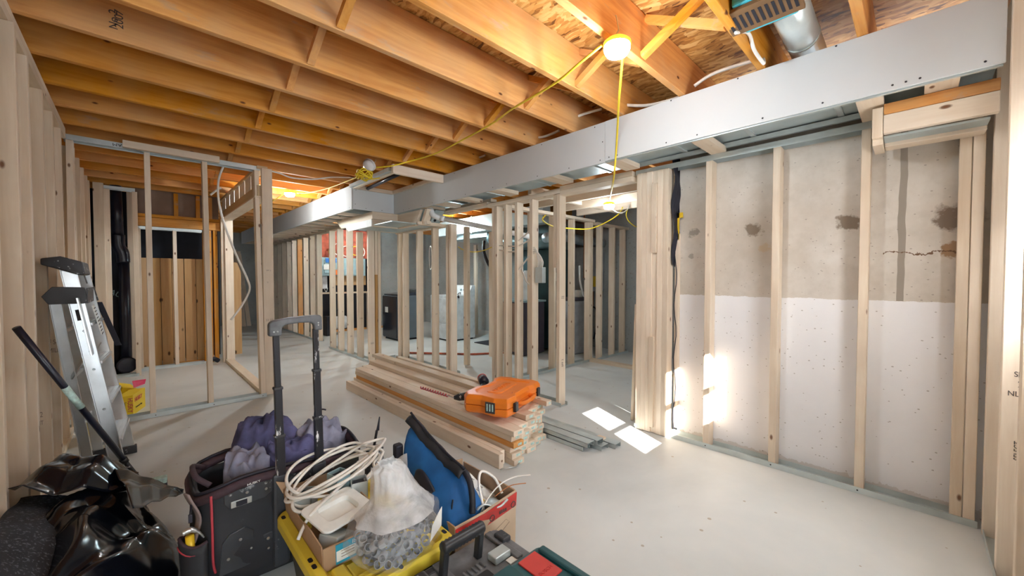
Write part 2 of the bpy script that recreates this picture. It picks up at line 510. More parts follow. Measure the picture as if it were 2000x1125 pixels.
# ================================================================ STRUCTURE
struct('floor', B(-2.7, 6.6, -2.7, 13.3, -.1, 0), 'concrete_floor')
struct('ceiling', MB().box(-2.7, .6, -2.75, -.5, 2.705, 2.735).box(-2.7, 6.6, -.56, 13.3, 2.705, 2.735), 'osb')
struct('wall_left', B(-.68, -.60, -2.0, 12.4, 0, 2.72), 'concrete_far')
struct('wall_right', B(3.10, 3.30, -.40, 1.30, 0, 2.40), 'concrete_right')
struct('wall_utility', B(3.30, 6.0, 1.00, 1.16, 0, 2.72), 'concrete_far')
struct('wall_east', B(6.0, 6.2, 1.0, 9.9, 0, 2.72), 'concrete_far')
struct('wall_north', B(2.9, 6.2, 9.75, 9.9, 0, 2.72), 'concrete_far')
struct('wall_far', B(-.68, 3.3, 12.6, 12.8, 0, 2.72), 'concrete_far')
struct('wall_far_side', B(3.3, 3.42, 9.9, 12.8, 0, 2.72), 'concrete_far')
# rear of the room, behind the camera; closed walls around the added fill lights
w = MB()
w.box(-2.7, .6, -2.75, -2.6, 0, 2.72)
struct('wall_rear', w, 'white_paint')
struct('wall_rear_side', B(.5, .6, -2.6, -.56, 0, 2.72), 'white_paint')
struct('wall_side', B(-2.75, -2.65, -2.7, .2, 0, 2.72), 'white_paint')
struct('wall_side_return', B(-2.7, -.68, -.1, .0, 0, 2.72), 'white_paint')

# ---------------------------------------------------------------- floor joists overhead
jf = thing('joist_frame', (1.5, 4, CEIL), 'orange-toned wooden floor joists with cross bridging overhead, under the flake board', 'floor joists')
JY = [-.69, -.255, .18, .61, 1.06, 1.50, 1.945, 2.385, 2.80, 3.24, 3.68, 4.11] + [4.54 + .435 * k for k in range(19)]
for i, y in enumerate(JY):
    if y > 12.5: continue
    x1 = 5.99 if y < 9.7 else 3.3
    x0 = -.595
    if y < 1.3: x1 = 5.95 if y > .9 else 3.4
    obj('joist', B(x0, x1, y, y + LW, CEIL, CEIL + .262), 'joist_x', jf, bev=.003, seg=1)
for k, t_ in enumerate(('No 2', '2007')): text('joist_stamp', t_, .045, frame(at(222 + 11 * k, 38, 'y', 2.799), (0, 0, 1), (-1, 0, 0)), 'ink', jf)
for X0 in (.755, 2.04):
    for i in range(1, len(JY) - 1):
        y0, y1 = JY[i] + LW, JY[i + 1]
        if y1 > 8.6 or y0 < .3: continue
        zt, zb = CEIL + .24, CEIL + .02
        obj('bridging_strut', MB().bar((X0 - .022, y0, zt), (X0 - .022, y1, zb), .038, .036), 'joist_y', jf)
        obj('bridging_strut', MB().bar((X0 + .022, y0, zb), (X0 + .022, y1, zt), .038, .036), 'joist_y', jf)
# red spray marks and dark nails on the flake board
for (u, v, w, h) in ((887, 82, .24, .05), (918, 62, .2, .03), (810, 132, .22, .035)):
    p = at(u, v, 'z', 2.704); pts = []
    for k in range(18):
        a = 2 * PI * k / 18; r = 1 + .3 * noise.noise((k * 1.7, w * 9, 0))
        pts.append((p.x + math.cos(a) * w * r, p.y + math.sin(a) * h * r, 2.7035))
    obj('spray_mark', MB().prism(pts, (0, 0, .0012)), 'red_badge', bpy.data.objects['ceiling'])


# ---------------------------------------------------------------- stud frames
def stud(par, x, y, z0, z1, wide='x', mat=None, name='stud', lw=LW, ld=LD):
    a, b = (ld, lw) if wide == 'x' else (lw, ld)
    return obj(name, B(x, x + a, y, y + b, z0, z1), mat or ('pine_z'), par, bev=.002, seg=1)


def track(par, x0, x1, y0, y1, z, up=1, name='bottom_track', hh=.035):
    m = MB(); t = .003
    zb, zt = (z, z + t) if up > 0 else (z - t, z)
    m.box(x0, x1, y0, y1, zb, zt)
    fz0, fz1 = (z, z + hh) if up > 0 else (z - hh, z)
    if x1 - x0 > y1 - y0: m.box(x0, x1, y0 - t, y0, fz0, fz1); m.box(x0, x1, y1, y1 + t, fz0, fz1)
    else: m.box(x0 - t, x0, y0, y1, fz0, fz1); m.box(x1, x1 + t, y0, y1, fz0, fz1)
    return obj(name, m, 'galvanized', par)


# wall in front of painted concrete (right)
R = thing('stud_wall', (3.05, .6, 0), 'pine stud wall standing in steel tracks before the half-painted concrete', 'stud wall')
track(R, 3.0, 3.096, -.24, 1.62, 0)
track(R, 3.0, 3.096, -.24, 1.62, 2.135, -1, 'top_track', .04)
for y in (-.232, .185, .615, 1.03): stud(R, 3.003, y, .003, 2.10)
stud(R, 3.003, -.232 + .045, .003, 2.02, name='cripple_stud', ld=.03)
for y in (.21, .64, 1.05): obj('screw', MB().lathe((2.996, y, .018), [(.0045, 0), (.003, .002)], 8, (-1, 0, 0)), 'screw_black', R)

# door post cluster
Pq = thing('door_post', (3.0, 1.45, 0), 'thick post of nailed pine studs beside the utility doorway, sun at its foot', 'door post')
for k, y in enumerate((1.335, 1.379, 1.423, 1.467, 1.511, 1.555)): stud(Pq, 2.975 + (.008 if k == 2 else 0), y, .004, 2.10, lw=.0435)
stud(Pq, 2.962, 1.425, 1.45, 2.0, name='scab_block', ld=.03)
stud(Pq, 2.962, 1.44, .05, .78, name='scab_block', ld=.03)
stud(Pq, 3.07, 1.29, .06, 1.60, name='blocking', lw=.03)
bk = thing('building_paper', (3.1, 1.31, 1.6), 'black building paper strip hanging in the gap beside the concrete edge', 'building paper')
def paper(u, v):
    z = 1.36 + v * .83; return (3.02 + .11 * u + .006 * math.sin(9 * v), 1.318 - .018 * u + .012 * math.sin(14 * v + 2 * u), z - (.05 * u if v == 0 else 0))
obj('sheet', MB().grid(paper, 5, 18), 'tar_black', bk, solid=.003)
def paper2(u, v): return (3.06 + .03 * u, 1.312 + .01 * math.sin(20 * v), .05 + v * 1.4)
obj('lower_strip', MB().grid(paper2, 3, 18), 'tar_black', bk, solid=.003)
obj('yellow_tape', B(3.07, 3.075, 1.29, 1.304, 1.55, 1.76).box(3.07, 3.075, 1.262, 1.304, 1.72, 1.76), 'gas_yellow', bk)
lb = tag(obj('leaning_board', MB().prism([(3.13, 1.70, 0), (3.12, 1.72, 0), (3.02, 1.635, 1.03), (3.015, 1.615, 1.03)], (.09, -.02, 0)), 'pine_z', bev=.002), 'thin narrow board leaning against the doorway side of the thick post', 'board')

# middle partition with the utility doorway
M2 = thing('stud_partition', (3.0, 4.0, 0), 'long pine stud partition under the bulkhead, with the doorway header and a cluster of white cables', 'stud partition')
track(M2, 2.95, 3.046, 2.36, 3.42, 0); track(M2, 2.95, 3.046, 4.12, 5.66, 0)
for y in (2.385, 2.745, 2.965, 3.14, 3.29, 3.335, 4.18, 4.255, 4.60, 5.005, 5.42, 5.565):
    zt = 2.06 if y < 3.5 else (1.95 if y < 4.4 else 1.93)
    stud(M2, 2.95, y, .003, zt)
stud(M2, 2.955, 2.43, 1.35, 2.06, name='cripple_stud', ld=.05)
obj('header', B(2.95, 3.046, 1.63, 2.385, 2.045, 2.088), 'pine_y', M2, bev=.002)
obj('header', B(2.95, 3.046, 1.63, 2.385, 2.090, 2.131), 'pine_y', M2, bev=.002)
obj('top_plate', B(2.95, 3.046, 2.385, 3.46, 2.064, 2.105), 'pine_y', M2, bev=.002)
obj('top_plate', B(2.95, 3.046, 3.46, 4.35, 2.09, 2.13), 'pine_y', M2, bev=.002)
obj('top_plate', B(2.95, 3.046, 4.40, 5.66, 1.93, 1.97), 'pine_y', M2, bev=.002)
text('grade_stamp', 'SPF 2', .035, frame((3.0, 2.3835, .42), (0, 0, 1), (-1, 0, 0)), 'ink_soft', M2)
text('grade_stamp', 'ZZ', .035, frame((3.0, 2.3835, 1.06), (1, 0, 0), (0, 0, 1)), 'ink_soft', M2)
text('grade_stamp', '17', .03, frame((3.0, 2.963, 1.0), (1, 0, 0), (0, 0, 1)), 'ink_soft', M2)
text('grade_stamp', '17', .03, frame((3.0, 4.598, .75), (1, 0, 0), (0, 0, 1)), 'ink_soft', M2)

M1 = thing('stud_partition', (2.53, 6.4, 0), 'short offset run of four close-seen studs ending in a double post, left of the grey washer', 'stud partition')
track(M1, 2.48, 2.576, 5.6, 7.25, 0)
for y in (5.60, 5.99, 6.38, 6.78, 7.16):
    stud(M1, 2.48, y, .003, 2.08 if y > 6.1 else 1.96)
track(M1, 2.58, 2.95, 5.60, 5.69, 0)
stud(M1, 2.585, 5.60, .003, 1.30, mat='plank_z', lw=.05, ld=.04); stud(M1, 2.585, 5.60, 1.30, 1.96, lw=.05, ld=.04); stud(M1, 2.63, 5.60, .003, 1.96, lw=.05, ld=.045)
obj('top_plate', B(2.58, 2.95, 5.60, 5.69, 1.95, 1.99), 'pine_x', M1, bev=.002)
obj('top_plate', B(2.48, 2.576, 6.1, 7.4, 2.085, 2.125), 'pine_y', M1, bev=.002)
for k, zz in enumerate((.28, .30, .62, 1.08)):
    text('grade_stamp', ('222', '22', '1 8', '33')[k], .035, frame((2.53, (5.598, 6.378, 5.988, 7.158)[k], zz), (1, 0, 0), (0, 0, 1)), 'ink_soft', M1)

F = thing('stud_partition', (2.6, 10, 0), 'long row of studs receding beneath the far end of the bulkhead', 'stud partition')
track(F, 2.58, 2.676, 8.1, 12.55, 0)
for k in range(11):
    y = 8.15 + .415 * k
    stud(F, 2.58, y, .003, 2.1, mat='joist_z' if k == 3 else None)
stud(F, 2.58, 8.21, .003, 2.1)
obj('top_plate', B(2.58, 2.676, 7.4, 12.55, 2.10, 2.135), 'pine_y', F, bev=.002)

# small utility enclosure walls
M3 = thing('stud_partition', (4.0, 3.4, 0), 'stud wall running back from the long partition to the grey softener tank', 'stud partition')
track(M3, 3.06, 5.0, 3.36, 3.456, 0)
for x in (3.62, 4.04, 4.46, 4.86): stud(M3, x, 3.36, .003, 2.08, 'y')
stud(M3, 4.905, 3.36, .003, 2.08, 'y'); obj('top_plate', B(3.06, 5.0, 3.36, 3.456, 2.085, 2.125), 'pine_x', M3, bev=.002)
M4 = thing('stud_partition', (5.4, 3.1, 0), 'corner of studs beside the rear concrete in the small utility room', 'stud partition')
track(M4, 5.0, 5.95, 3.33, 3.426, 0)
for x in (5.12, 5.48, 5.80): stud(M4, x, 3.33, .003, 2.05, 'y')
obj('bottom_plate', B(4.86, 4.956, 1.2, 3.36, 0, .045), 'pine_y', M4, bev=.002)
obj('top_plate', B(5.0, 5.95, 3.33, 3.426, 2.05, 2.09), 'pine_x', M4, bev=.002)
# low ceiling framing above the small room
LC = thing('ceiling_furring', (4, 2.4, 2.1), 'pale strips of furring hung under the joists inside the small utility room', 'furring')
for x, z in ((3.30, 2.13), (3.62, 2.125), (4.02, 2.12), (4.5, 2.13)):
    obj('furring_strip', B(x, x + .05, 1.2, 3.34, z, z + .085), 'pine_y', LC, bev=.002)
obj('cross_strip', B(3.1, 5.0, 2.9, 2.95, 2.16, 2.25), 'pine_x', LC, bev=.002)

# left room front partition (X direction)
L1 = thing('stud_partition', (.3, 4.78, 0), 'open stud partition on bright steel tracks behind the aluminium stepladder', 'stud partition')
track(L1, -.40, .985, 4.73, 4.826, 0, hh=.04); track(L1, -.40, .985, 4.88, 4.976, CEIL - .003, -1, 'top_track', .045)
def leanstud(par, x, y0, y1, z0, z1, lw=LW, ld=LD):
    return obj('stud', MB().prism([(x, y0, z0), (x + lw, y0, z0), (x + lw, y0 + ld, z0), (x, y0 + ld, z0)], (0, y1 - y0, z1 - z0)), 'pine_z', par, bev=.002, seg=1)
for x in (-.385, .085, .50, .935): leanstud(L1, x, 4.735, 4.885, .003, 2.40)
obj('bracing_board', B(-.05, .63, 4.80, 4.84, 2.39, 2.45), 'pine_x', L1, bev=.002)
for x in (.12, .54, .95): obj('screw', MB().lathe((x, 4.727, .018), [(.0045, 0), (.003, .002)], 8, (0, -1, 0)), 'screw_black', L1)
text('track_stamp', 'MARVY  MARVY       VLRVM  MARVY', .035, frame((.22, 4.874, 2.415), (1, 0, 0), (0, 0, -1)), 'ink', L1, .0004, 1.2)
L2 = thing('stud_partition', (1.03, 5.9, 0), 'left doorway wall with boxed header, doubled end post and wooden floor plate', 'stud partition')
stud(L2, .985, 4.80, 0, 2.41, lw=.045); stud(L2, .93, 7.10, 0, 2.12, lw=.05, ld=.05); stud(L2, .97, 7.06, 0, 2.12, lw=.05, ld=.1)
obj('floor_plate', B(.955, 1.05, 4.86, 7.10, 0, .045), 'pine_y', L2, bev=.002)
obj('header_beam', B(.955, 1.05, 4.85, 7.15, 2.12, 2.235), 'plywood_y', L2, bev=.002)
obj('top_rail', B(.955, 1.05, 4.85, 7.4, CEIL - .03, CEIL), 'plywood_y', L2)
for k in range(7):
    y = 4.95 + k * .34
    obj('header_panel', B(.975, .99, y, y + .30, 2.235, CEIL - .03), 'label_white' if k > 0 else 'pine_z', L2)
obj('soffit_board', B(.93, 1.07, 4.85, 7.15, 2.105, 2.12), 'pine_y', L2)
text('grade_stamp', '22 22', .03, frame((1.035, 4.798, .80), (1, 0, 0), (0, 0, 1)), 'ink_soft', L2)
text('grade_stamp', 'SPF 2', .02, frame((1.035, 4.798, 1.33), (1, 0, 0), (0, 0, 1)), 'ink_soft', L2)

# left wall studs
LWL = thing('stud_wall', (-.42, 3, 0), 'close-set pine stud wall along the left side, behind the stepladder', 'stud wall')
LY = [.9, 1.33, 1.76, 2.08, 2.44, 2.80, 3.16, 3.60, 4.02, 4.42]
for y in LY: stud(LWL, -.466, y, .045, 2.36)
for y in (4.98, 5.40, 5.84, 6.26, 6.55): stud(LWL, -.44, y, .045, 2.36)
stud(LWL, -.45, 2.74, .045, 2.36); stud(LWL, -.46, 3.105, .045, 2.36)
obj('top_plate', B(-.466, -.37, .5, 4.72, 2.36, 2.40), 'pine_y', LWL); obj('top_plate', B(-.466, -.37, .5, 4.72, 2.402, 2.438), 'pine_y', LWL)
obj('bottom_plate', B(-.466, -.37, .5, 4.72, 0, .044), 'pine_y', LWL)
obj('backing_board', B(-.50, -.47, .5, 6.9, 0, 2.40), 'plywood_y', LWL)
for (u, v, y, sz, t) in ((40, 668, 3.105, .05, '248'), (110, 668, 4.02, .045, 'SPF S-GRN'), (110, 684, 4.02, .045, 'MILL 2'), (70, 812, 3.60, .045, 'SPF 2'), (70, 828, 3.60, .035, 'KD-HT'), (18, 858, 2.80, .04, 'MILL'), (18, 872, 2.80, .04, 'SPF 2'), (82, 925, 3.60, .04, 'SELECT')):
    p = at(u, v, 'y', y - .0005)
    text('grade_stamp', t, sz, frame(p, (1, 0, 0), (0, 0, 1)), 'ink_soft', LWL, .0004, .55)


# near right stud wall
NR = thing('stud_wall', (2.2, -.3, 0), 'near stud wall at the right edge, grade stamps on its sunlit studs', 'stud wall')
track(NR, 1.3, 3.0, -.35, -.254, 0)
for x in (2.14, 2.555): stud(NR, x, -.352, .003, 2.44, 'y')
stud(NR, 1.70, -.352, .003, 2.44, 'y'); stud(NR, 2.93, -.36, .003, 2.44, 'y', ld=.11)
obj('cross_brace', MB().bar((2.95, -.40, 1.35), (2.0, -.40, 1.9), .03, .09), 'pine_x', NR, bev=.002)
obj('top_plate', B(1.3, 3.0, -.352, -.256, 2.40, 2.438), 'pine_x', NR)
for (x, z, s, t) in ((2.5545, .86, .030, 'SPF'), (2.5545, .82, .036, '2'), (2.5545, .78, .03, 'NLGA'), (2.5545, .55, .030, 'SELECT'), (2.139, .90, .026, 'NLGA 2'), (2.139, .62, .03, 'SELECT')):
    text('grade_stamp', t, s, frame((x - .0005, -.304, z), (0, 0, 1), (0, 1, 0)) if t in ('SELECT',) else frame((x - .0005, -.304, z), (0, -1, 0), (0, 0, 1)), 'ink', NR, .0004, .8)
# the outer wall seen in slivers beyond it
w = MB()   # the outer wall beyond it with its high window
w.box(.5, 1.75, -.56, -.44, 0, 2.72); w.box(2.5, 3.3, -.56, -.44, 0, 2.72); w.box(1.75, 2.5, -.56, -.44, 0, 1.15); w.box(1.75, 2.5, -.56, -.44, 1.75, 2.72)
struct('wall_outer', w, 'white_paint')
w = MB(); w.box(1.75, 2.5, -.52, -.49, 1.15, 1.18); w.box(1.75, 2.5, -.52, -.49, 1.72, 1.75); w.box(2.10, 2.14, -.52, -.49, 1.15, 1.75); w.box(1.75, 2.5, -.52, -.49, 1.42, 1.45)
struct('window_1', w, 'white_paint')

# ---------------------------------------------------------------- bulkhead
BH = thing('drywall_bulkhead', (2.4, 4, 2.3), 'long light-grey drywall bulkhead stepping left at its far end', 'bulkhead')
def panel(a, parent=BH):
    o_ = obj('drywall_panel', a, 'drywall', parent, bev=.0015, seg=1); return o_
p1 = panel(B(2.588, 2.60, -.245, 1.655, 2.138, 2.438)); p2 = panel(B(2.592, 2.604, 1.658, 5.02, 2.130, 2.438))
p3 = panel(B(2.03, 2.60, 5.02, 5.032, 2.135, 2.44)); p4 = panel(B(2.018, 2.03, 5.032, 12.15, 2.135, 2.44)); p5 = panel(B(2.03, 2.60, 12.14, 12.152, 2.135, 2.44))
for (pn, x, ys, z) in ((p1, 2.587, (-.19, .0, .045, .09, .35, .62, .98, 1.18, 1.55, 1.62), 2.16), (p1, 2.587, (.3, .75, 1.15), 2.43), (p2, 2.591, (1.70, 2.0, 2.35, 2.75, 2.95, 3.4, 3.8, 4.05, 4.3, 4.6, 4.75), 2.155), (p2, 2.591, (1.75, 2.3, 2.9, 3.6, 4.6), 2.42), (p2, 2.591, (1.68, 1.68), 2.29), (p4, 2.017, (5.1, 5.3), 2.16)):
    for y in ys: obj('screw', MB().lathe((x, y, z), [(.0048, 0), (.003, .002)], 7, (-1, 0, 0)), 'screw_black', pn)
for (x, z) in ((2.06, 2.20), (2.2, 2.16), (2.42, 2.16), (2.07, 2.38), (2.3, 2.41), (2.55, 2.41)):
    obj('screw', MB().lathe((x, 5.018, z), [(.0048, 0), (.003, .002)], 7, (0, -1, 0)), 'screw_black', p3)
obj('bottom_edge_trim', B(2.604, 2.62, -.24, 5.0, 2.132, 2.16), 'galvanized', BH)
obj('bottom_edge_trim', B(2.034, 2.05, 5.04, 12.1, 2.137, 2.165), 'galvanized', BH)
SF = thing('soffit_ladder', (2.8, 2.5, 2.14), 'pine soffit blocks bridging from the drywall bulkhead to the stud wall tops', 'soffit frame')
for (y, w_) in ((-.125, .11), (.125, .10), (.935, .10), (1.56, .12), (2.22, .13), (2.94, .13), (3.53, .12), (3.96, .12), (4.3, .1)):
    obj('soffit_block', B(2.622, 2.998 if y < 1.3 else 2.948, y, y + w_, 2.135, 2.172), 'pine_x', SF, bev=.002)
obj('ledger', B(3.0, 3.09, 3.45, 5.0, 2.135, 2.175), 'pine_y', SF)
for k in range(17):
    y = 5.60 + k * .40
    obj('soffit_block', B(2.05, 2.58, y, y + .055, 2.135, 2.175), 'pine_x', SF, bev=.002)
obj('ledger', B(2.56, 2.60, 5.1, 12.1, 2.14, 2.18), 'pine_y', SF)
# supply duct inside the bulkhead
DU = thing('supply_duct', (2.8, 2, 2.3), 'flat galvanized supply duct boxed inside the bulkhead above the soffit blocks', 'duct')
d_ = B(2.66, 3.08, -.24, 5.4, 2.20, 2.40)
obj('duct_trunk', d_, 'duct_metal', DU)
for y in (-.05, .30, .75, 1.2, 1.9, 2.6, 3.3, 4.0):
    obj('duct_seam', B(2.645, 3.09, y, y + .03, 2.192, 2.41), 'galvanized', DU, bev=.003)
obj('duct_trunk', B(2.12, 2.52, 5.1, 12.0, 2.22, 2.40), 'dark_duct', DU)
track(DU, 2.985, 3.0, -.24, 1.6, 2.16, 1, 'angle_strip', .03)
# dropped plywood box at the step
CB = thing('dropped_soffit_box', (2.5, 5.3, 2.0), 'dropped pine box with slanted ends under the corner of the bulkhead', 'soffit box')
obj('front_board', B(2.285, 2.65, 5.02, 5.06, 1.935, 2.03), 'pine_x', CB, bev=.002)
obj('front_board', B(2.285, 2.65, 5.02, 5.06, 2.035, 2.132), 'pine_x', CB, bev=.002)
obj('side_board', MB().prism([(2.65, 5.02, 1.935), (2.65, 4.55, 1.935), (2.65, 4.42, 2.128), (2.65, 5.02, 2.128)], (.04, 0, 0)), 'pine_y', CB, bev=.002)
obj('left_board', MB().prism([(2.285, 5.06, 2.0), (2.285, 5.06, 2.132), (2.285, 6.3, 2.132), (2.285, 6.1, 2.0)], (.04, 0, 0)), 'pine_y', CB, bev=.002)
obj('left_board', MB().prism([(2.285, 5.02, 1.935), (2.285, 5.02, 2.03), (2.285, 5.95, 2.03), (2.285, 5.8, 1.935)], (-.012, 0, 0)), 'label_white', CB, bev=.002)
obj('bottom_panel', B(2.30, 2.95, 4.5, 5.6, 1.95, 1.958), 'duct_metal', CB)
obj('rear_rail', B(2.62, 2.95, 4.40, 4.45, 1.93, 1.975), 'pine_x', CB, bev=.002)
obj('end_frame', MB().prism([(2.66, 4.44, 1.94), (2.66, 4.33, 2.12), (2.66, 4.27, 2.12), (2.66, 4.38, 1.94)], (.09, 0, 0)), 'pine_y', CB, bev=.002)
obj('end_frame', B(2.66, 2.72, 4.28, 4.34, 1.93, 1.97), 'pine_x', CB)
tr = tag(obj('duct_transition', MB().prism([(2.80, 4.42, 1.98), (2.80, 4.30, 2.125), (2.80, 4.9, 2.13), (2.80, 4.9, 1.98)], (.14, 0, 0)), 'duct_metal', bev=.004), 'tapered sheet-metal duct end beside the white pipe elbow', 'duct')
obj('knockout', MB().lathe((2.85, 4.40, 2.01), [(.018, 0), (.018, .012)], 14, (0, -.77, -.64)), 'dark_void', tr)

# end box near right corner
EB = thing('soffit_end_box', (2.85, 0, 2.0), 'hanging pine box with an orange upper strip at the top right corner', 'soffit box')
obj('face_board', B(2.75, 2.79, -.248, .125, 1.985, 2.077), 'pine_y', EB, bev=.003)
obj('top_strip', B(2.75, 2.79, -.248, .125, 2.079, 2.133), 'joist_y', EB, bev=.003)
obj('end_block', B(2.75, 2.79, .127, .168, 1.97, 2.12), 'pine_z', EB, bev=.003)
obj('end_block', B(2.79, 2.996, .127, .168, 1.94, 2.03), 'pine_x', EB, bev=.003)
obj('bottom_rail', B(2.90, 2.996, -.225, .125, 1.95, 1.99), 'pine_y', EB, bev=.003)
obj('shelf_panel', B(2.79, 2.90, -.225, .125, 1.97, 1.98), 'duct_metal', EB)

# hatch frame in the ceiling by the step
HF = thing('hatch_frame', (2.3, 4.4, 2.4), 'rectangular pine frame under the joists above the bulkhead step', 'wooden frame')
obj('frame_rail', B(1.96, 2.585, 3.80, 3.84, 2.345, 2.438), 'pine_x', HF, bev=.002)
obj('frame_rail', B(2.03, 2.07, 3.84, 5.01, 2.39, 2.436), 'pine_y', HF, bev=.002)
obj('frame_rail', B(2.55, 2.587, 3.84, 5.01, 2.395, 2.438), 'pine_y', HF, bev=.002)
obj('frame_rail', B(2.07, 2.56, 4.97, 5.01, 2.39, 2.436), 'pine_x', HF, bev=.002)
obj('steel_track', B(1.985, 2.025, 3.95, 5.02, 2.40, 2.438), 'galvanized', HF)
tag(obj('foam_pipe', MB().tube([(2.20, 4.96, 2.41), (2.13, 3.85, 2.41)], .022, 12), 'abs_black', smooth=True), 'black round pipe crossing inside the hatch frame', 'pipe')

# round branch duct with register boot
RD = thing('branch_duct', (2.4, .45, 2.55), 'round galvanized branch duct running across the joists at the top right', 'duct')
obj('round_pipe', MB().tube([(2.17, .44, 2.55), (2.45, .445, 2.55), (2.95, .45, 2.55)], .078, 28), 'galvanized', RD, smooth=True)
obj('pipe_seam', MB().tube([(2.60, .447, 2.55), (2.615, .447, 2.55)], .081, 28), 'galvanized', RD)
BT = thing('register_boot', (2.1, .55, 2.45), 'brown slotted floor register wrapped in blue film at the top edge', 'register')
Tm = Matrix.Translation((2.055, .515, 2.45)) @ Matrix.Rotation(.10, 4, 'Y')
obj('boot_box', B(-.10, .13, -.13, .085, .012, .13, T=Tm), 'cyan_film', BT, bev=.01)
obj('register_plate', B(-.085, .085, -.16, .13, -.008, .012, T=Tm), 'brown_paint', BT, bev=.003)
for k in range(11):
    obj('slot', B(-.05, .05, -.145 + k * .025, -.133 + k * .025, -.0095, -.006, T=Tm), 'dark_void', BT)
tag(obj('cable', MB().tube(spline([(2.10, .62, 2.43), (2.22, .60, 2.47), (2.33, .60, 2.43), (2.44, .585, 2.40), (2.5, .60, 2.45)]), .009, 8), 'cable_white', smooth=True), 'white cable hanging below the joist beside the round duct', 'cable')

# ================================================================ DRAIN PIPE, LEFT ROOM
PB = thing('pipe_chase', (-.1, 6.95, 0), 'narrow studded chase around the black drain pipe', 'pipe chase')
track(PB, -.30, .03, 6.88, 6.976, 0); track(PB, -.30, .03, 6.88, 6.976, 2.38, -1, 'top_track')
stud(PB, -.255, 6.885, .003, 2.34, 'y', lw=.06); stud(PB, .0, 6.885, .003, 2.34, 'y', lw=.05)
stud(PB, -.335, 6.85, .003, 2.40, 'x', lw=.04, ld=.09)
obj('back_stud', B(-.05, .0, 7.16, 7.2, 0, 2.38), 'pine_z', PB)
DP = thing('drain_pipe', (-.11, 7.06, 0), 'black plastic drain stack with a swept elbow and floor cleanout', 'drain pipe')
obj('upper_pipe', MB().tube([(-.145, 7.06, 2.42), (-.135, 7.06, 1.72)], .055, 20), 'abs_black', DP, smooth=True)
obj('offset_fitting', MB().tube(spline([(-.135, 7.06, 1.80), (-.132, 7.06, 1.66), (-.10, 7.06, 1.58), (-.09, 7.06, 1.45)]), [.066] * 4 + [.064] * 21, 20), 'abs_black', DP, smooth=True)
obj('lower_pipe', MB().tube([(-.09, 7.06, 1.5), (-.085, 7.06, .05)], .055, 20), 'abs_black', DP, smooth=True)
obj('cleanout', MB().lathe((-.09, 7.02, .14), [(.10, 0), (.10, .06), (.085, .075), (.03, .08)], 20, (.2, -1, 0)), 'abs_black', DP, smooth=False)
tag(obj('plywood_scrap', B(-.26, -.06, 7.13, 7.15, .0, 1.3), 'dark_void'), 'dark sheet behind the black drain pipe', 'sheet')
tx = text('spray_word', 'EAU', .09, frame((-.19, 7.125, 1.06), (.9, 0, -.5), (.4, 0, 1)), 'panel_grey', bpy.data.objects['plywood_scrap'])

# back wall of the left room
LB = thing('stud_wall', (.5, 7.3, 0), 'low framed wall at the back of the left room, orange header and grey boards above a steel track', 'stud wall')
track(LB, .05, .75, 7.2, 7.296, 0); track(LB, .04, .72, 7.2, 7.296, 1.945, -1, 'top_track')
for x in (.035, .40, .73): stud(LB, x, 7.205, .003, 1.92, 'y', mat='pine_z' if x < .7 else 'joist_z')
for x in (.78, .85): stud(LB, x, 7.21, .003, 2.0, 'y', mat='joist_z', lw=.05)
obj('header', B(.03, .93, 7.2, 7.3, 1.95, 2.07), 'joist_x', LB, bev=.003)
obj('rim_plate', B(.03, .93, 7.2, 7.3, 2.075, 2.115), 'joist_x', LB, bev=.003)
for x in (.42, .66, .80): obj('cripple_stud', B(x, x + .045, 7.21, 7.29, 2.115, 2.43), 'joist_z', LB)
obj('back_board', B(.03, .93, 7.31, 7.32, 2.11, 2.6), 'brown_panel', LB)
obj('floor_plate', B(.40, .76, 7.30, 7.36, 0, .04), 'joist_x', LB)
for i, (x, w_) in enumerate(((.06, .105), (.167, .105), (.274, .12), (.396, .13), (.53, .13), (.662, .11))):
    tag(obj('upright_plank', B(x, x + w_ - .003, 7.40 + (i % 2) * .01, 7.425 + (i % 2) * .01, 0, 1.53), 'plank_z', bev=.002),
        ['brown knotty upright plank nearest the drain chase', 'brown upright plank, second from the drain chase', 'brown upright plank just left of the narrow middle stud', 'brown upright plank just right of the narrow middle stud', 'brown upright plank, second right of the middle stud', 'brown upright plank beside the orange corner studs'][i], 'plank', 'upright brown planks in the left room')
tag(obj('upright_plank', MB().prism([(1.09, 7.7, .02), (1.13, 7.7, 0), (1.27, 7.74, .0), (1.27, 7.74, 1.35), (1.22, 7.73, 1.50), (1.09, 7.7, 1.52)], (0, .03, 0)), 'plank_z', bev=.002),
    'brown knotty plank with a slanted edge, standing beyond the left doorway', 'plank', 'upright brown planks in the left room')
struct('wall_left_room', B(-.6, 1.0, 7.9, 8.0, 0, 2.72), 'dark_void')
tag(obj('plumbing_valve', MB().tube(spline([(.74, 7.0, .03), (.80, 6.98, .09), (.86, 7.0, .05)]), .03, 10), 'tar_black', smooth=True), 'small dark fitting on the floor by the corner studs', 'fitting')
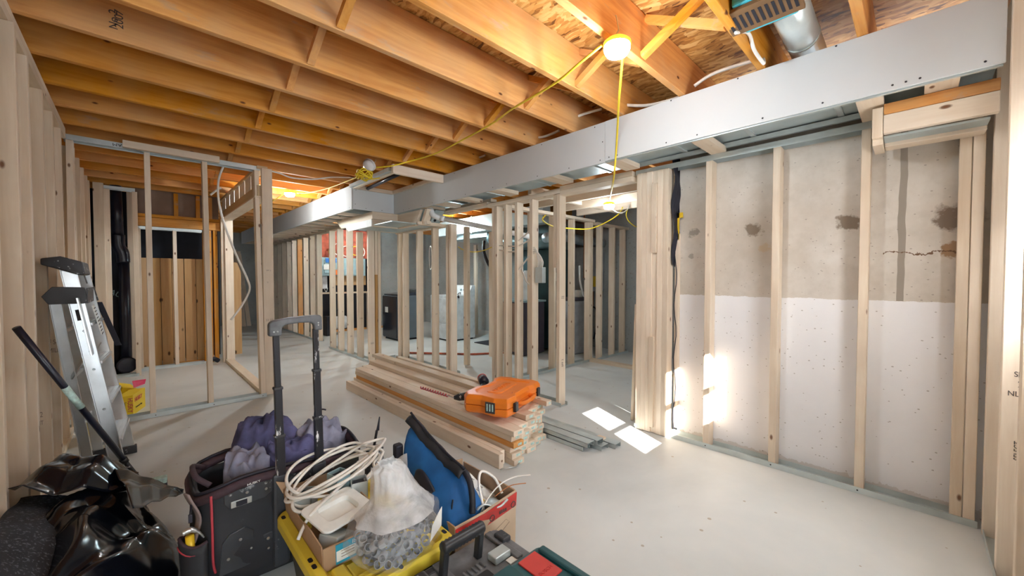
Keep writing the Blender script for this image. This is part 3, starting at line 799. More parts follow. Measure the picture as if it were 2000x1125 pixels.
# leaning lumber beyond the doorway
for i, (x0, x1, z1, t) in enumerate(((1.72, 1.93, 1.95, 'leaning stud offcut seen through the left doorway, leftmost'), (1.82, 1.80, 2.05, 'upright stud offcut behind the left doorway, second from left'), (1.98, 1.86, 2.0, 'stud offcut leaning left beyond the left doorway'), (2.10, 1.97, 1.9, 'rightmost stud offcut leaning beyond the left doorway'))):
    tag(obj('leaning_stud', MB().prism([(x0, 11.9 + i * .06, 0), (x0 + .09, 11.9 + i * .06, 0), (x1 + .09, 12.3 + i * .06, z1), (x1, 12.3 + i * .06, z1)], (0, .04, 0)), 'pine_z', bev=.002), t, 'stud', 'offcuts leaning on the far wall')
tag(obj('white_pipe', MB().tube([(1.33, 12.0, .0), (1.40, 12.0, 2.1)], .03, 10), 'pvc_white', smooth=True), 'white vertical pipe at the far wall beyond the left doorway', 'pipe')

# ================================================================ BACKGROUND UTILITY AREA
EP = thing('electrical_panel', (3.5, 9.3, 1.3), 'blue-grey electrical panel board mounted behind the middle studs', 'electrical panel')
obj('cabinet', B(3.05, 4.05, 9.30, 9.40, 1.30, 1.72), 'panel_grey', EP, bev=.006)
obj('door', B(3.10, 3.5, 9.285, 9.30, 1.36, 1.66), 'panel_grey', EP, bev=.004)
obj('blue_strip', B(3.12, 3.36, 9.275, 9.284, 1.60, 1.70), 'tools_blue', EP)
obj('paper_notice', B(3.08, 3.30, 9.277, 9.284, 1.44, 1.56), 'label_white', EP)
obj('orange_tag', B(3.34, 3.40, 9.27, 9.28, 1.32, 1.44), 'orange_bright', EP)
tag(obj('mounting_board', B(3.25, 4.1, 9.40, 9.43, 1.08, 1.30), 'plank_z'), 'brown wooden strip under the electrical panel', 'board')
tag(obj('ceiling_batt', B(2.95, 4.3, 9.42, 9.5, 1.72, 2.4), 'insulation_red', bev=.02), 'red-brown insulated rim above the electrical panel', 'insulation')
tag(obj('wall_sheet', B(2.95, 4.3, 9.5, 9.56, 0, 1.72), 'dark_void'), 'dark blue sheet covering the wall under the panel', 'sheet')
LS = thing('low_frame', (3.6, 9.25, 0), 'low half-height pine frame below the electrical panel', 'frame')
obj('rail', B(2.95, 4.1, 9.2, 9.24, .89, .93), 'pine_x', LS, bev=.002); obj('sill', B(3.3, 4.5, 9.3, 9.34, 0, .05), 'joist_x', LS)
for x in (3.25, 3.62, 4.06): stud(LS, x, 9.2, 0, .89, 'y', lw=.06)
for i, (x, zz, c, r) in enumerate(((3.28, 1.86, 'gas_yellow', .07), (3.42, 1.92, 'cable_white', .11), (3.60, 1.88, 'cable_white', .10), (3.82, 1.90, 'cord_yellow', .09), (3.95, 1.88, 'cable_white', .10))):
    pts = [(x + r * math.cos(a * PI / 8), 9.33 + .01 * (a % 2), zz + r * 1.2 * math.sin(a * PI / 8)) for a in range(16)]
    tag(obj('cable_loop', MB().tube(pts, .012, 6, True), c, smooth=True), ['yellow wire loop at the left above the panel', 'white wire loop left of the studs above the panel', 'white wire loop above the panel centre', 'yellow wire bundle above the panel', 'white wire loop right above the panel'][i], 'wire', 'wire loops above the electrical panel')
CH_ = thing('wall_telephone', (3.1, 9.48, 1.1), 'white wall telephone with cord left below the electrical panel', 'telephone')
obj('handset', B(3.10, 3.22, 9.45, 9.498, 1.0, 1.30), 'pvc_white', CH_, bev=.02); obj('cord', MB().tube(spline([(3.14, 9.46, 1.02), (3.18, 9.44, .93), (3.22, 9.46, 1.02)]), .006, 6), 'pvc_white', CH_, smooth=True)
WB = thing('white_bucket', (3.25, 8.9, 0), 'white roll and dark crate on the floor behind the doorway', 'bucket')
obj('crate', B(2.95, 3.10, 8.75, 9.0, 0, .42), 'tar_black', WB, bev=.01); obj('roll', MB().tube([(3.12, 8.9, .26), (3.42, 8.95, .26)], .14, 18), 'pvc_white', WB, smooth=True)
for x in (4.45, 5.15): tag(obj('wall_stud', B(x, x + .05, 9.6, 9.7, 0, 2.2), 'pine_z'), 'lone pale stud on the north concrete wall, ' + ('left of the washer' if x < 5 else 'right of the washer'), 'stud')
tag(obj('white_post', B(4.18, 4.26, 9.3, 9.36, .5, 2.3), 'pvc_white'), 'white vertical strip right of the electrical panel', 'strip')

# washing machine (grey)
WM = thing('washing_machine', (4.0, 7.4, 0), 'glossy grey top-loading washing machine behind the double post', 'washing machine')
obj('body', B(3.72, 4.28, 7.08, 7.72, .03, .90), 'washer_grey', WM, bev=.02)
obj('front_panel', B(3.705, 3.722, 7.10, 7.70, .05, .88), 'washer_dark', WM, bev=.008)
obj('lid', MB().prism([(3.74, 7.10, .90), (3.74, 7.10, .925), (4.14, 7.10, .955), (4.14, 7.10, .90)], (0, .6, 0)), 'washer_dark', WM, bev=.01)
obj('console', B(4.14, 4.28, 7.09, 7.71, .90, 1.02), 'washer_grey', WM, bev=.02)
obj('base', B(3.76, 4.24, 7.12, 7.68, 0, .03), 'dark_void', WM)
obj('energy_label', B(3.700, 3.706, 7.45, 7.57, .55, .66), 'label_white', WM)
# white dryer
DR = thing('dryer', (4.7, 6.6, 0), 'white clothes dryer with three dials and a black plug lying on top', 'dryer')
obj('body', B(4.42, 5.03, 6.28, 7.0, .03, .90), 'appliance_white', DR, bev=.012)
obj('upper_door', B(4.408, 4.42, 6.36, 6.92, .36, .84), 'appliance_white', DR, bev=.008)
obj('lower_panel', B(4.408, 4.42, 6.32, 6.96, .06, .33), 'appliance_white', DR, bev=.006)
obj('console', MB().prism([(4.86, 6.28, .90), (4.95, 6.28, 1.10), (5.03, 6.28, 1.10), (5.03, 6.28, .90)], (0, .72, 0)), 'appliance_white', DR, bev=.01)
for y in (6.38, 6.48, 6.58): obj('dial', MB().lathe((4.90, y, 1.005), [(.022, 0), (.018, .02)], 12, (-.9, 0, .4)), 'panel_grey', DR)
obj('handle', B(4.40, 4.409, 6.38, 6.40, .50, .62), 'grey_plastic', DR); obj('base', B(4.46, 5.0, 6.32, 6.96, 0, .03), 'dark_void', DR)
tag(obj('power_plug', MB().tube(spline([(4.85, 6.55, .915), (4.75, 6.40, .955), (4.62, 6.31, .93), (4.60, 6.262, .86)]), [.008] * 20 + [.02] * 5, 8), 'tar_black', smooth=True), 'black power cord and plug hanging over the dryer edge', 'cord')
# long trunk duct with flex
TD = thing('trunk_duct', (4.8, 6, 2.2), 'wide bright galvanized trunk duct over the laundry', 'duct')
obj('trunk', B(4.42, 4.60, 3.9, 6.9, 2.08, 2.36), 'duct_metal', TD, bev=.006)
obj('trunk', B(4.60, 5.6, 5.4, 6.6, 2.0, 2.33), 'duct_metal', TD, bev=.006)
for y in (4.4, 5.0, 5.6, 6.2): obj('seam', B(4.41, 4.61, y, y + .03, 2.07, 2.37), 'galvanized', TD)
obj('branch_pipe', MB().tube(spline([(4.7, 5.4, 2.0), (4.75, 5.1, 1.9), (4.75, 4.6, 1.86), (4.75, 3.9, 1.84)]), .12, 18), 'dark_duct', TD, smooth=True)
tag(obj('black_hose', MB().tube(spline([(4.45, 5.3, 1.9), (4.40, 5.25, 1.72), (4.42, 5.15, 1.5), (4.48, 5.0, 1.3), (4.5, 4.98, 1.15)]), .028, 10), 'tar_black', smooth=True), 'black hose curving down behind the middle studs', 'hose')
for i, (x, y, t) in enumerate(((3.4, 4.42, 'pale loose stud just behind the washer-side partition studs'), (4.05, 4.62, 'pale loose stud standing before the dark cabinet'), (4.62, 5.05, 'pale stud standing right of the white dryer'), (4.98, 5.5, 'browner stud farther right of the white dryer'), (5.4, 6.7, 'stud against the east wall behind the dryer'))):
    tag(obj('upright_stud', B(x, x + .05, y, y + .09, 0, 1.98 if i != 3 else 1.9), 'pine_z', bev=.002, seg=1), t, 'stud', 'loose studs standing in the laundry')
tag(obj('floor_pipe', MB().tube([(3.2, 5.8, .02), (3.9, 4.95, .02), (4.5, 4.6, .02)], .016, 8), 'insulation_red', smooth=True), 'thin pinkish pipe lying on the laundry floor', 'pipe')
tag(obj('dark_mat', B(4.7, 5.5, 5.1, 5.9, 0, .012), 'rug_dark'), 'dark flat mat on the floor beyond the studs', 'mat')
# dark chest with softener salt bottle
FR = thing('mini_fridge', (4.45, 4.7, 0), 'dark brown cabinet appliance with steel edge, part hidden by the triple studs', 'cabinet')
obj('body', B(4.42, 4.90, 4.28, 5.02, .02, .86), 'lid_dark', FR, bev=.008); obj('top', B(4.40, 4.92, 4.26, 5.04, .86, .89), 'panel_grey', FR, bev=.005)
obj('door', B(4.405, 4.42, 4.30, 5.0, .05, .84), 'brown_panel', FR, bev=.005)
for z in (.36, .30): obj('knob', MB().lathe((4.60, 4.278, z), [(.02, 0), (.02, .015)], 12, (0, -1, 0)), 'dark_void', FR)
BTL = thing('water_bottle', (4.6, 4.5, .89), 'pale water cylinder with yellow label on the dark cabinet', 'bottle')
obj('vessel', MB().lathe((4.58, 4.38, .892), [(.08, 0), (.085, .02), (.085, .38), (.05, .44), (.045, .48)], 20), 'appliance_white', BTL, smooth=True)
obj('yellow_label', B(4.53, 4.63, 4.290, 4.294, .96, 1.08), 'gas_yellow', BTL)
obj('orange_sticker', B(4.60, 4.625, 4.290, 4.294, 1.18, 1.26), 'orange_bright', BTL)
# furnace
FU = thing('furnace', (5.3, 4.6, 0), 'dark teal furnace cabinet with paper notices, behind the cable-strung studs', 'furnace')
obj('cabinet', B(5.05, 5.6, 4.25, 4.95, .04, 1.75), 'furnace_teal', FU, bev=.01)
obj('plenum', B(5.0, 5.6, 4.2, 5.0, 1.75, 2.15), 'dark_duct', FU, bev=.01)
obj('notice', B(5.15, 5.30, 4.242, 4.249, 1.62, 1.74), 'label_white', FU); obj('notice', B(5.18, 5.27, 4.242, 4.249, 1.50, 1.58), 'label_white', FU)
obj('notice', B(5.10, 5.30, 4.242, 4.249, 1.20, 1.34), 'panel_grey', FU); obj('trim_strip', B(5.05, 5.6, 4.24, 4.25, .46, .49), 'label_white', FU)
obj('logo_dot', MB().lathe((5.34, 4.249, .56), [(.03, 0), (.03, .006)], 14, (0, -1, 0)), 'gas_yellow', FU)
obj('grille', B(5.06, 5.59, 4.243, 4.25, .06, .42), 'tar_black', FU)
tag(obj('flex_duct', MB().tube(spline([(4.5, 3.9, 1.86), (4.9, 3.95, 1.92), (5.4, 3.9, 1.88), (5.95, 3.85, 1.86)]), .08, 16), 'insulation_silver', smooth=True), 'silver flexible duct crossing behind the utility room studs', 'duct')
tag(obj('copper_pipe', MB().tube([(5.2, 3.7, 2.3), (5.2, 3.7, 1.25)], .012, 8), 'copper', smooth=True), 'vertical copper pipe above the softener tank', 'pipe')
tag(obj('white_hose', MB().tube(spline([(5.15, 3.75, 1.45), (5.12, 3.72, 1.2), (5.2, 3.72, 1.0), (5.28, 3.75, .95)]), .016, 8), 'pvc_white', smooth=True), 'white hose dropping to the softener tank', 'hose')
SO = thing('water_softener', (5.3, 4.0, 0), 'grey water softener bin with a dark lid', 'water softener')
obj('tank', MB().prism([(5.05, 3.85, 0), (5.5, 3.75, 0), (5.55, 4.05, 0), (5.1, 4.2, 0)], (0, 0, .88)), 'softener_grey', SO, bev=.03)
obj('lid', MB().prism([(5.04, 3.84, .88), (5.51, 3.74, .88), (5.56, 4.06, .88), (5.09, 4.21, .88)], (0, 0, .05)), 'lid_dark', SO, bev=.012)
obj('control_head', B(5.28, 5.38, 3.85, 3.95, .93, 1.05), 'label_white', SO, bev=.01)
WHt = thing('water_heater', (5.7, 3.9, 1.4), 'grey wall-hung water heater casing with a yellow notice', 'water heater')
obj('casing', B(5.48, 5.95, 3.8, 4.1, 1.02, 1.78), 'softener_grey', WHt, bev=.02); obj('yellow_notice', B(5.60, 5.78, 3.79, 3.8, 1.10, 1.28), 'gas_yellow', WHt)
for i, x in enumerate((5.56, 5.66, 5.74)): obj('copper_stub', MB().tube([(x, 3.9, 1.02), (x, 3.9, .72)], .012, 8), 'copper', WHt, smooth=True)
obj('black_hose', MB().tube(spline([(5.6, 3.9, .75), (5.75, 3.85, .72), (5.7, 3.8, .45), (5.66, 3.82, .2)]), .012, 8), 'tar_black', WHt, smooth=True)
tag(obj('gas_pipe', MB().tube([(3.9, 4.1, 2.22), (5.95, 4.1, 2.22)], .018, 8), 'copper', smooth=True), 'orange-brown gas pipe under the joists of the utility area', 'pipe')
tag(obj('blue_plug', MB().lathe((5.99, 2.75, .98), [(.035, 0), (.03, .03)], 12, (-1, 0, 0)), 'tools_blue'), 'small blue plug on the rear concrete of the small room', 'plug')

# white PVC pipe with elbow
PV = thing('vent_pipe', (3.0, 4, 2.1), 'white plastic pipe with an elbow sloping down behind the studs', 'pipe')
e0 = at(842, 411, 'x', 2.74); pa = at(860, 426, 'x', 2.83)
obj('elbow', MB().tube(spline([e0 + Vector((.0, .07, .012)), e0, e0 + Vector((.01, -.03, -.06)), pa]), .036, 14), 'pvc_white', PV, smooth=True)
obj('straight_pipe', MB().tube([pa, at(1035, 462, 'x', 3.5)], .031, 14), 'pvc_white', PV, smooth=True)
obj('coupling', MB().tube([pa, pa.lerp(at(1035, 462, 'x', 3.5), .05)], .038, 14), 'pvc_white', PV, smooth=True)

# wiring on the middle partition
EBX = thing('junction_box', (2.93, 2.7, 1.3), 'grey metal junction box with white cables looping into its top', 'junction box')
obj('box', B(2.965, 3.02, 2.62, 2.72, 1.20, 1.36), 'galvanized', EBX, bev=.004)
for k in range(4):
    obj('cable', MB().tube(spline([(2.985, 2.64 + k * .02, 1.36), (2.97, 2.62 + k * .02, 1.42), (2.97, 2.68 + .01 * k, 1.50 + .015 * k), (2.965, 2.75, 1.50 + .02 * k), (2.96, 2.78, 1.46 + .02 * k)]), .007, 6), 'cable_white', EBX, smooth=True)
cabs = [('white cables drilled through the studs at upper height', [(2.99, 3.32, 1.62), (2.99, 3.1, 1.60), (2.98, 2.96, 1.60), (2.98, 2.78, 1.66)]),
        ('white cable sagging between the triple studs', [(2.99, 3.30, 1.57), (2.99, 3.12, 1.54), (2.99, 2.97, 1.54)]),
        ('white cable slanting down left of the junction box', [(2.98, 2.97, 1.34), (2.98, 2.88, 1.42), (2.985, 2.80, 1.50), (2.99, 2.76, 1.56)]),
        ('white cable rising right beside the junction box stud', [(2.98, 2.97, 1.65), (2.98, 2.88, 1.70), (2.985, 2.79, 1.76)]),
        ('white cable hanging down in a long curve behind the studs', [(3.02, 2.97, 1.36), (3.02, 2.9, 1.22), (3.03, 2.85, 1.15), (3.03, 2.84, .95)])]
for t, p in cabs: tag(obj('cable', MB().tube(spline(p), .008, 6), 'cable_white', smooth=True), t, 'cable')
for i, (cx, cy, cz, r, t) in enumerate(((3.05, 2.46, 1.72, .07, 'coil of white cable hanging by the doorway stud'), (3.5, 5.5, 1.55, .13, 'coil of white cable hanging above the grey washer'), (-.335, 5.2, 1.11, .09, 'thin coil of white cable hung on the left stud wall'))):
    pts = []
    for a in range(42):
        q = a * 2 * PI / 20; pts.append((cx + .03 * math.sin(q * .5) + (r * .5 * math.cos(q) if i < 2 else 0), cy + (r * .6 if i < 2 else r * 3.5) * math.cos(q), cz + r * (1.5 if i < 2 else 1) * math.sin(q) + .004 * a / 4))
    tag(obj('cable_coil', MB().tube(pts, .006 if i < 2 else .004, 6), 'cable_white', smooth=True), t, 'cable coil')
tag(obj('cable', MB().tube(spline([at(436, 325, 'y', 5.0), at(427, 352, 'y', 5.0), at(427, 390, 'y', 5.0), at(437, 435, 'y', 5.0), at(460, 495, 'y', 5.0), at(483, 545, 'y', 5.05), at(487, 568, 'y', 5.05), at(470, 600, 'y', 5.0), at(451, 625, 'y', 5.0)]), .010, 8), 'cable_white', smooth=True), 'white cable dangling in a long bow through the left doorway', 'cable')
tag(obj('cable', MB().tube(spline([at(411, 381, 'y', 5.1), at(425, 370, 'y', 5.1), at(432, 367, 'y', 5.1)]), .010, 8), 'cable_white', smooth=True), 'short white cable end left of the doorway header', 'cable')
tag(obj('cable', MB().tube(spline([at(515, 331, 'y', 4.9), at(545, 338, 'y', 4.95), at(570, 347, 'y', 4.95), at(610, 350, 'y', 4.95), at(650, 346, 'y', 4.9), at(690, 347, 'y', 4.9)]), .009, 8), 'cable_white', smooth=True), 'pair of white cables running along the joists from the left post', 'cable')
for i, (p, t) in enumerate((([(1218, 205), (1260, 206), (1300, 198), (1335, 187)], 'white cable stub entering the bulkhead beside the yellow cord'), ([(1356, 168), (1385, 148), (1420, 134), (1470, 119)], 'white cable arching over the bulkhead right of the lamp'), ([(1122, 230), (1145, 221), (1175, 213)], 'white cable end above the bulkhead left of the lamp'), ([(1040, 270), (1065, 266), (1092, 255)], 'white cable end above the middle of the bulkhead'), ([(920, 312), (935, 308), (948, 303)], 'white cable end above the bulkhead near the hatch'))):
    tag(obj('cable', MB().tube(spline([at(u, v, 'x', 2.64 + .02 * k) for k, (u, v) in enumerate(p)]), .011, 8), 'cable_white', smooth=True), t, 'cable')


# ================================================================ WORK LIGHTS and YELLOW CORD
def worklight(c, label, on=True, tilt=(0, 0, 1), e=60):
    t = thing('work_light', c, label, 'work light', 'strung work lights')
    ax = Vector(tilt).normalized()
    obj('lens', MB().lathe(Vector(c) - ax * .055, [(.015, 0), (.05, .008), (.062, .03), (.062, .05)], 24, ax), 'lamp_glow' if on else 'lamp_off', t, smooth=True)
    obj('housing', MB().lathe(Vector(c) - ax * .005, [(.066, 0), (.066, .015), (.05, .028), (.02, .034)], 24, ax), 'lamp_amber' if on else 'lamp_off', t, smooth=True)
    h = Vector(c) + ax * .028
    obj('hook', MB().tube([h, h + ax * .03, h + ax * .05 + Vector((.015, 0, 0)), h + ax * .09, h + ax * .11 + Vector((-.012, 0, 0))], .0028, 6), 'screw_steel', t)
    if on:
        l = light('POINT', 'lamp_light', Vector(c) - ax * .16, e, (.86, .95, 1), shadow_soft_size=.05)
    return t


worklight((1.71, 1.03, 2.385), 'lit work light hooked under the joist, nearest and brightest', e=11)
worklight((1.535, 5.9, 2.40), 'lit work light under the joists beyond the left doorway post', e=20)
worklight((3.92, 2.45, 2.09), 'lit work light inside the small utility room', e=8)
worklight(tuple(at(722, 322, 'y', 4.0)), 'unlit work light tangled in yellow cord near the hatch frame', False, (.7, .3, .6))
light('POINT', 'laundry_lamp_light', (4.2, 5.85, 2.12), 30, (.74, .94, 1), shadow_soft_size=.06)
UL = thing('work_light', (4.2, 5.9, 2.3), 'lit lamp bulb high over the dryer, behind the partition', 'work light', 'strung work lights')
obj('lens', MB().lathe((4.2, 5.9, 2.26), [(.02, 0), (.05, .02), (.05, .05), (.02, .06)], 16), 'lamp_glow', UL, smooth=True)
obj('hook', MB().tube([(4.2, 5.9, 2.32), (4.2, 5.9, 2.45)], .004, 6), 'screw_steel', UL)
light('POINT', 'far_room_light', (3.6, 8.6, 2.25), 20, (.84, .97, 1), shadow_soft_size=.06)  # bare point light over the back area, without any lamp body
cordA = [at(u, v, 'z', z) for u, v, z in ((1176, 88, 2.40), (1130, 125, 2.36), (1080, 165, 2.36), (1000, 213, 2.38), (960, 242, 2.40), (900, 275, 2.41), (850, 300, 2.41), (800, 315, 2.40), (765, 324, 2.33), (735, 327, 2.33))]
tag(obj('extension_cord', MB().tube(spline(cordA), .0068, 8), 'cord_yellow', smooth=True), 'yellow cord slung under the joists from the brightest lamp to the tangle', 'cord')
cordB = [at(1217, 100, 'x', 1.80), at(1212, 160, 'x', 1.95), at(1208, 210, 'x', 2.15), at(1206, 250, 'x', 2.35), at(1203, 300, 'x', 2.56), at(1200, 335, 'x', 2.60), at(1196, 365, 'x', 2.92), at(1192, 385, 'x', 3.5), at(1192, 392, 'x', 3.85)]
tag(obj('extension_cord', MB().tube(spline(cordB), .0068, 8), 'cord_yellow', smooth=True), 'yellow cord hanging from the brightest lamp past the bulkhead face', 'cord')
cordC = [at(u, v, 'y', y) for u, v, y in ((1216, 405, 2.6), (1206, 420, 2.75), (1180, 436, 2.9), (1150, 447, 2.95), (1110, 446, 2.9), (1080, 442, 2.7), (1060, 430, 2.65), (1066, 420, 2.6))]
tag(obj('extension_cord', MB().tube(spline(cordC), .007, 8), 'cord_yellow', smooth=True), 'yellow cord looping across the small utility room studs', 'cord')
tag(obj('extension_cord', MB().tube(spline([at(u, v, 'y', 2.6) for u, v in ((1226, 408), (1223, 420), (1228, 432), (1240, 442), (1246, 442))]), .006, 8), 'cord_yellow', smooth=True), 'short yellow cord loop beside the thick door post', 'cord')
tag(obj('cable', MB().tube(spline([at(u, v, 'y', 2.5) for u, v in ((1194, 405), (1203, 413), (1216, 415), (1226, 408), (1229, 400))]), .007, 8), 'cable_white', smooth=True), 'white cable sagging from the small room work light', 'cable')
tg = []
random.seed(3)
tc = at(712, 338, 'z', 2.36)
for k in range(30):
    a = k * 1.35; r = .03 + .07 * random.random()
    tg.append(tc + Vector((r * math.cos(a) * 1.1, r * math.sin(a) * 1.3, .045 * math.sin(a * 1.7) - .02)))
tg.append(tc + Vector((.12, -.1, -.05)))
tag(obj('cord_tangle', MB().tube(spline(tg, 5), .0065, 6), 'cord_yellow', smooth=True), 'tangled bunch of yellow cord under the unlit work light', 'cord')
tag(obj('extension_cord', MB().tube(spline([at(u, v, 'z', 2.40) for u, v in ((700, 345), (675, 355), (640, 368), (605, 376), (580, 377))]), .0065, 8), 'cord_yellow', smooth=True), 'yellow cord from the tangle to the lamp beyond the post', 'cord')
tag(obj('extension_cord', MB().tube(spline([at(u, v, 'z', 2.40) for u, v in ((555, 378), (540, 388), (525, 396), (515, 400))]), .0065, 8), 'cord_yellow', smooth=True), 'short yellow cord trailing left from the far lamp', 'cord')
tag(obj('extension_cord', MB().tube(spline([at(u, v, 'x', 3.6) for u, v in ((895, 482), (905, 488), (925, 492), (945, 489), (962, 482))]), .007, 8), 'cord_yellow', smooth=True), 'yellow cord sagging between studs below the trunk duct', 'cord')
#@@FOREGROUND@@
# ================================================================ STEPLADDER
LA = thing('stepladder', (-.15, 3.6, 0), 'half-folded aluminium stepladder with black top, leaning by the left studs', 'ladder')
fa0, fa1 = Vector((-.075, 3.375, .02)), Vector((-.275, 3.44, 1.31)); fb0, fb1 = Vector((-.045, 3.875, .02)), Vector((-.245, 3.76, 1.31))
ra0, ra1 = Vector((-.215, 3.565, .02)), Vector((-.335, 3.47, 1.16)); rb0, rb1 = Vector((-.195, 3.93, .02)), Vector((-.315, 3.74, 1.16))
def channel(a, b, yin, w=.062):
    m = MB(); m.bar(a, b, .006, w, (1, 0, .1)); d = Vector((0, yin * .014, 0))
    for s_ in (-1, 1):
        o_ = Vector((s_ * w / 2, 0, 0)); m.bar(a + d + o_, b + d + o_, .028, .005, (1, 0, .1))
    return m
obj('front_rail', channel(fa0, fa1, -1), 'alu', LA, bev=.001, seg=1); obj('front_rail', channel(fb0, fb1, 1), 'alu', LA, bev=.001, seg=1)
obj('rear_rail', channel(ra0, ra1, -1, .045), 'alu', LA, bev=.001, seg=1); obj('rear_rail', channel(rb0, rb1, 1, .045), 'alu', LA, bev=.001, seg=1)
for t in (.18, .37, .56, .74):
    a, b = fa0.lerp(fa1, t), fb0.lerp(fb1, t)
    st = obj('step', MB().bar(a, b, .085, .018), 'alu', LA, bev=.002)
    for g in range(4): obj('tread_ridge', MB().bar(a + Vector((-.03 + g * .02, .005, .0105)), b + Vector((-.03 + g * .02, -.005, .0105)), .006, .003), 'alu', st)
for t in (.28, .55, .8): obj('rear_brace', MB().bar(ra0.lerp(ra1, t), rb0.lerp(rb1, t), .02, .02), 'alu', LA)
obj('platform_panel', MB().bar(fa0.lerp(fa1, .60) + Vector((.012, .03, 0)), fa0.lerp(fa1, .86) + Vector((.012, .03, 0)), .28, .008, (1, 0, .1)), 'alu', LA, bev=.001)
obj('top_cap', MB().prism([(-.375, 3.41, 1.325), (-.375, 3.41, 1.36), (-.30, 3.40, 1.375), (-.215, 3.40, 1.345), (-.205, 3.40, 1.27), (-.225, 3.40, 1.265), (-.31, 3.40, 1.30)], (0, .40, 0)), 'black_plastic_worn', LA, bev=.006)
obj('hinge_bracket', MB().prism([(-.375, 3.40, 1.145), (-.335, 3.40, 1.20), (-.21, 3.40, 1.195), (-.195, 3.40, 1.10), (-.35, 3.40, 1.10)], (0, .02, 0)), 'black_plastic_worn', LA, bev=.003)
obj('hinge_bracket', MB().prism([(-.36, 3.78, 1.145), (-.32, 3.78, 1.20), (-.19, 3.78, 1.195), (-.17, 3.78, 1.10), (-.335, 3.78, 1.10)], (0, .02, 0)), 'black_plastic_worn', LA, bev=.003)
obj('bracket_face', MB().bar((-.20, 3.41, 1.145), (-.195, 3.79, 1.145), .006, .09), 'black_plastic_worn', LA)
obj('warning_label', MB().prism([(-.2135, 3.60, 1.215), (-.2135, 3.68, 1.215), (-.228, 3.68, 1.285), (-.228, 3.60, 1.285)], (.002, 0, 0)), 'ink', LA)
obj('warning_label', MB().prism([(-.2255, 3.60, 1.268), (-.2255, 3.68, 1.268), (-.2285, 3.68, 1.285), (-.2285, 3.60, 1.285)], (.0035, 0, 0)), 'red_badge', LA)
obj('size_label', MB().prism([(-.152, 3.50, .90), (-.152, 3.66, .90), (-.188, 3.66, 1.08), (-.188, 3.50, 1.08)], (.004, 0, 0)), 'label_white', LA)
for k in range(9):
    z = .90 + k * .02
    obj('label_line', B(-.150 - (z - .9) * .2 + .0005, -.147 - (z - .9) * .2 + .001, 3.51, 3.65, z, z + .004), 'ink', LA)
obj('side_label', MB().prism([(-.10, 3.86, .78), (-.10, 3.87, .78), (-.185, 3.79, 1.09), (-.185, 3.78, 1.09)], (.03, 0, 0)), 'tar_black', LA)
obj('side_label', MB().bar(fa0.lerp(fa1, .76) + Vector((.0, -.005, 0)), fa0.lerp(fa1, .81) + Vector((.0, -.005, 0)), .002, .03, (1, 0, .1)), 'ink', LA)
for p in (fa0, fb0, ra0, rb0):
    obj('rubber_foot', B(p.x - .04, p.x + .04, p.y - .02, p.y + .02, 0, .055), 'black_plastic_worn', LA, bev=.004)
obj('spreader_bar', MB().bar(fa0.lerp(fa1, .62), ra0.lerp(ra1, .55), .006, .018), 'screw_steel', LA); obj('spreader_bar', MB().bar(fb0.lerp(fb1, .62), rb0.lerp(rb1, .55), .006, .018), 'screw_steel', LA)
for f_ in (.15, .34, .53, .71, .9):
    obj('rivet', MB().lathe(fa0.lerp(fa1, f_) + Vector((0, -.004, 0)), [(.007, 0), (.004, .004)], 8, (0, -1, 0)), 'screw_steel', LA)

# broom
BR_ = thing('push_broom', (0, 3, 0), 'black telescoping broom handle leaning on the left studs over the bag', 'broom')
pT = at(32, 640, 'x', -.355); pB = Vector((.03, 3.04, .05)); pM = at(226, 905, 'y', pT.y + (pB.y - pT.y) * .80)
pM = pT.lerp(pB, (pM - pT).length / (pB - pT).length if (pM - pT).length < (pB - pT).length else .8)
obj('upper_handle', MB().tube([pT, pM], .0135, 12), 'abs_black', BR_, smooth=True)
obj('collar', MB().tube([pM - (pB - pT) * .012, pM + (pB - pT) * .01], .017, 12), 'black_plastic', BR_, smooth=True)
obj('lower_handle', MB().tube([pM, pB], .0105, 12), 'black_plastic_worn', BR_, smooth=True)
obj('handle_sticker', MB().tube([pT.lerp(pB, .30), pT.lerp(pB, .42)], .0142, 12), 'label_teal', BR_, smooth=True)
obj('brush_head', MB().bar((-.08, 3.05, .075), (.12, 3.03, .075), .05, .035), 'label_teal', BR_, bev=.006)
obj('bristles', MB().bar((-.08, 3.05, .03), (.12, 3.03, .03), .05, .06), 'abs_black', BR_)


# ================================================================ GARBAGE BAG
def ridge(p, s, seed=0):
    p = Vector((p[0] * s + seed, p[1] * s - seed, p[2] * s)); d = noise.voronoi(p)[0]
    return d[1] - d[0]


def rnoise(x, y, s, seed): return noise.noise(Vector((x * s + seed, y * s, seed)))


GB = thing('garbage_bag', (-.12, 2.35, 0), 'crumpled glossy black garbage bag slumped at the lower left', 'garbage bag')
def tri(t): t = t - math.floor(t); return abs(t - .5) * 2
def bagz(x, y):
    dx = (x + .12) / .235; dy = (y - 2.28) / .62
    ang = math.atan2(dy, dx)
    r = math.sqrt(dx * dx + dy * dy) * (1 + .14 * rnoise(math.cos(ang), math.sin(ang), 1.6, 3))
    if r > 1: return 0.0
    h = (1 - r ** 3.0) ** .6
    lean = .17 + .19 * max(0, min(1, (-x + .08) / .35)) + .04 * max(0, (y - 2.3))
    w = .6 * rnoise(x, y, 3, 8)
    a1 = math.atan2(y - 2.62, x + .02); a2 = math.atan2(y - 1.75, x + .25); a3 = math.atan2(y - 2.2, x - .12)
    c = .55 * tri(a1 * 1.7 + w) + .45 * tri(a2 * 2.3 - w) + .3 * tri(a3 * 1.3 + 2 * w)
    c += .30 * tri((x * 5 - y * 3) + w * 1.5)
    return h * (lean + .085 * (c - .75) + .05 * rnoise(x, y, 4, 2))
def bagf(u, v):
    x = -.365 + u * .50; y = 1.62 + v * 1.32
    z = bagz(x, y); return (x, y, max(.003, z))
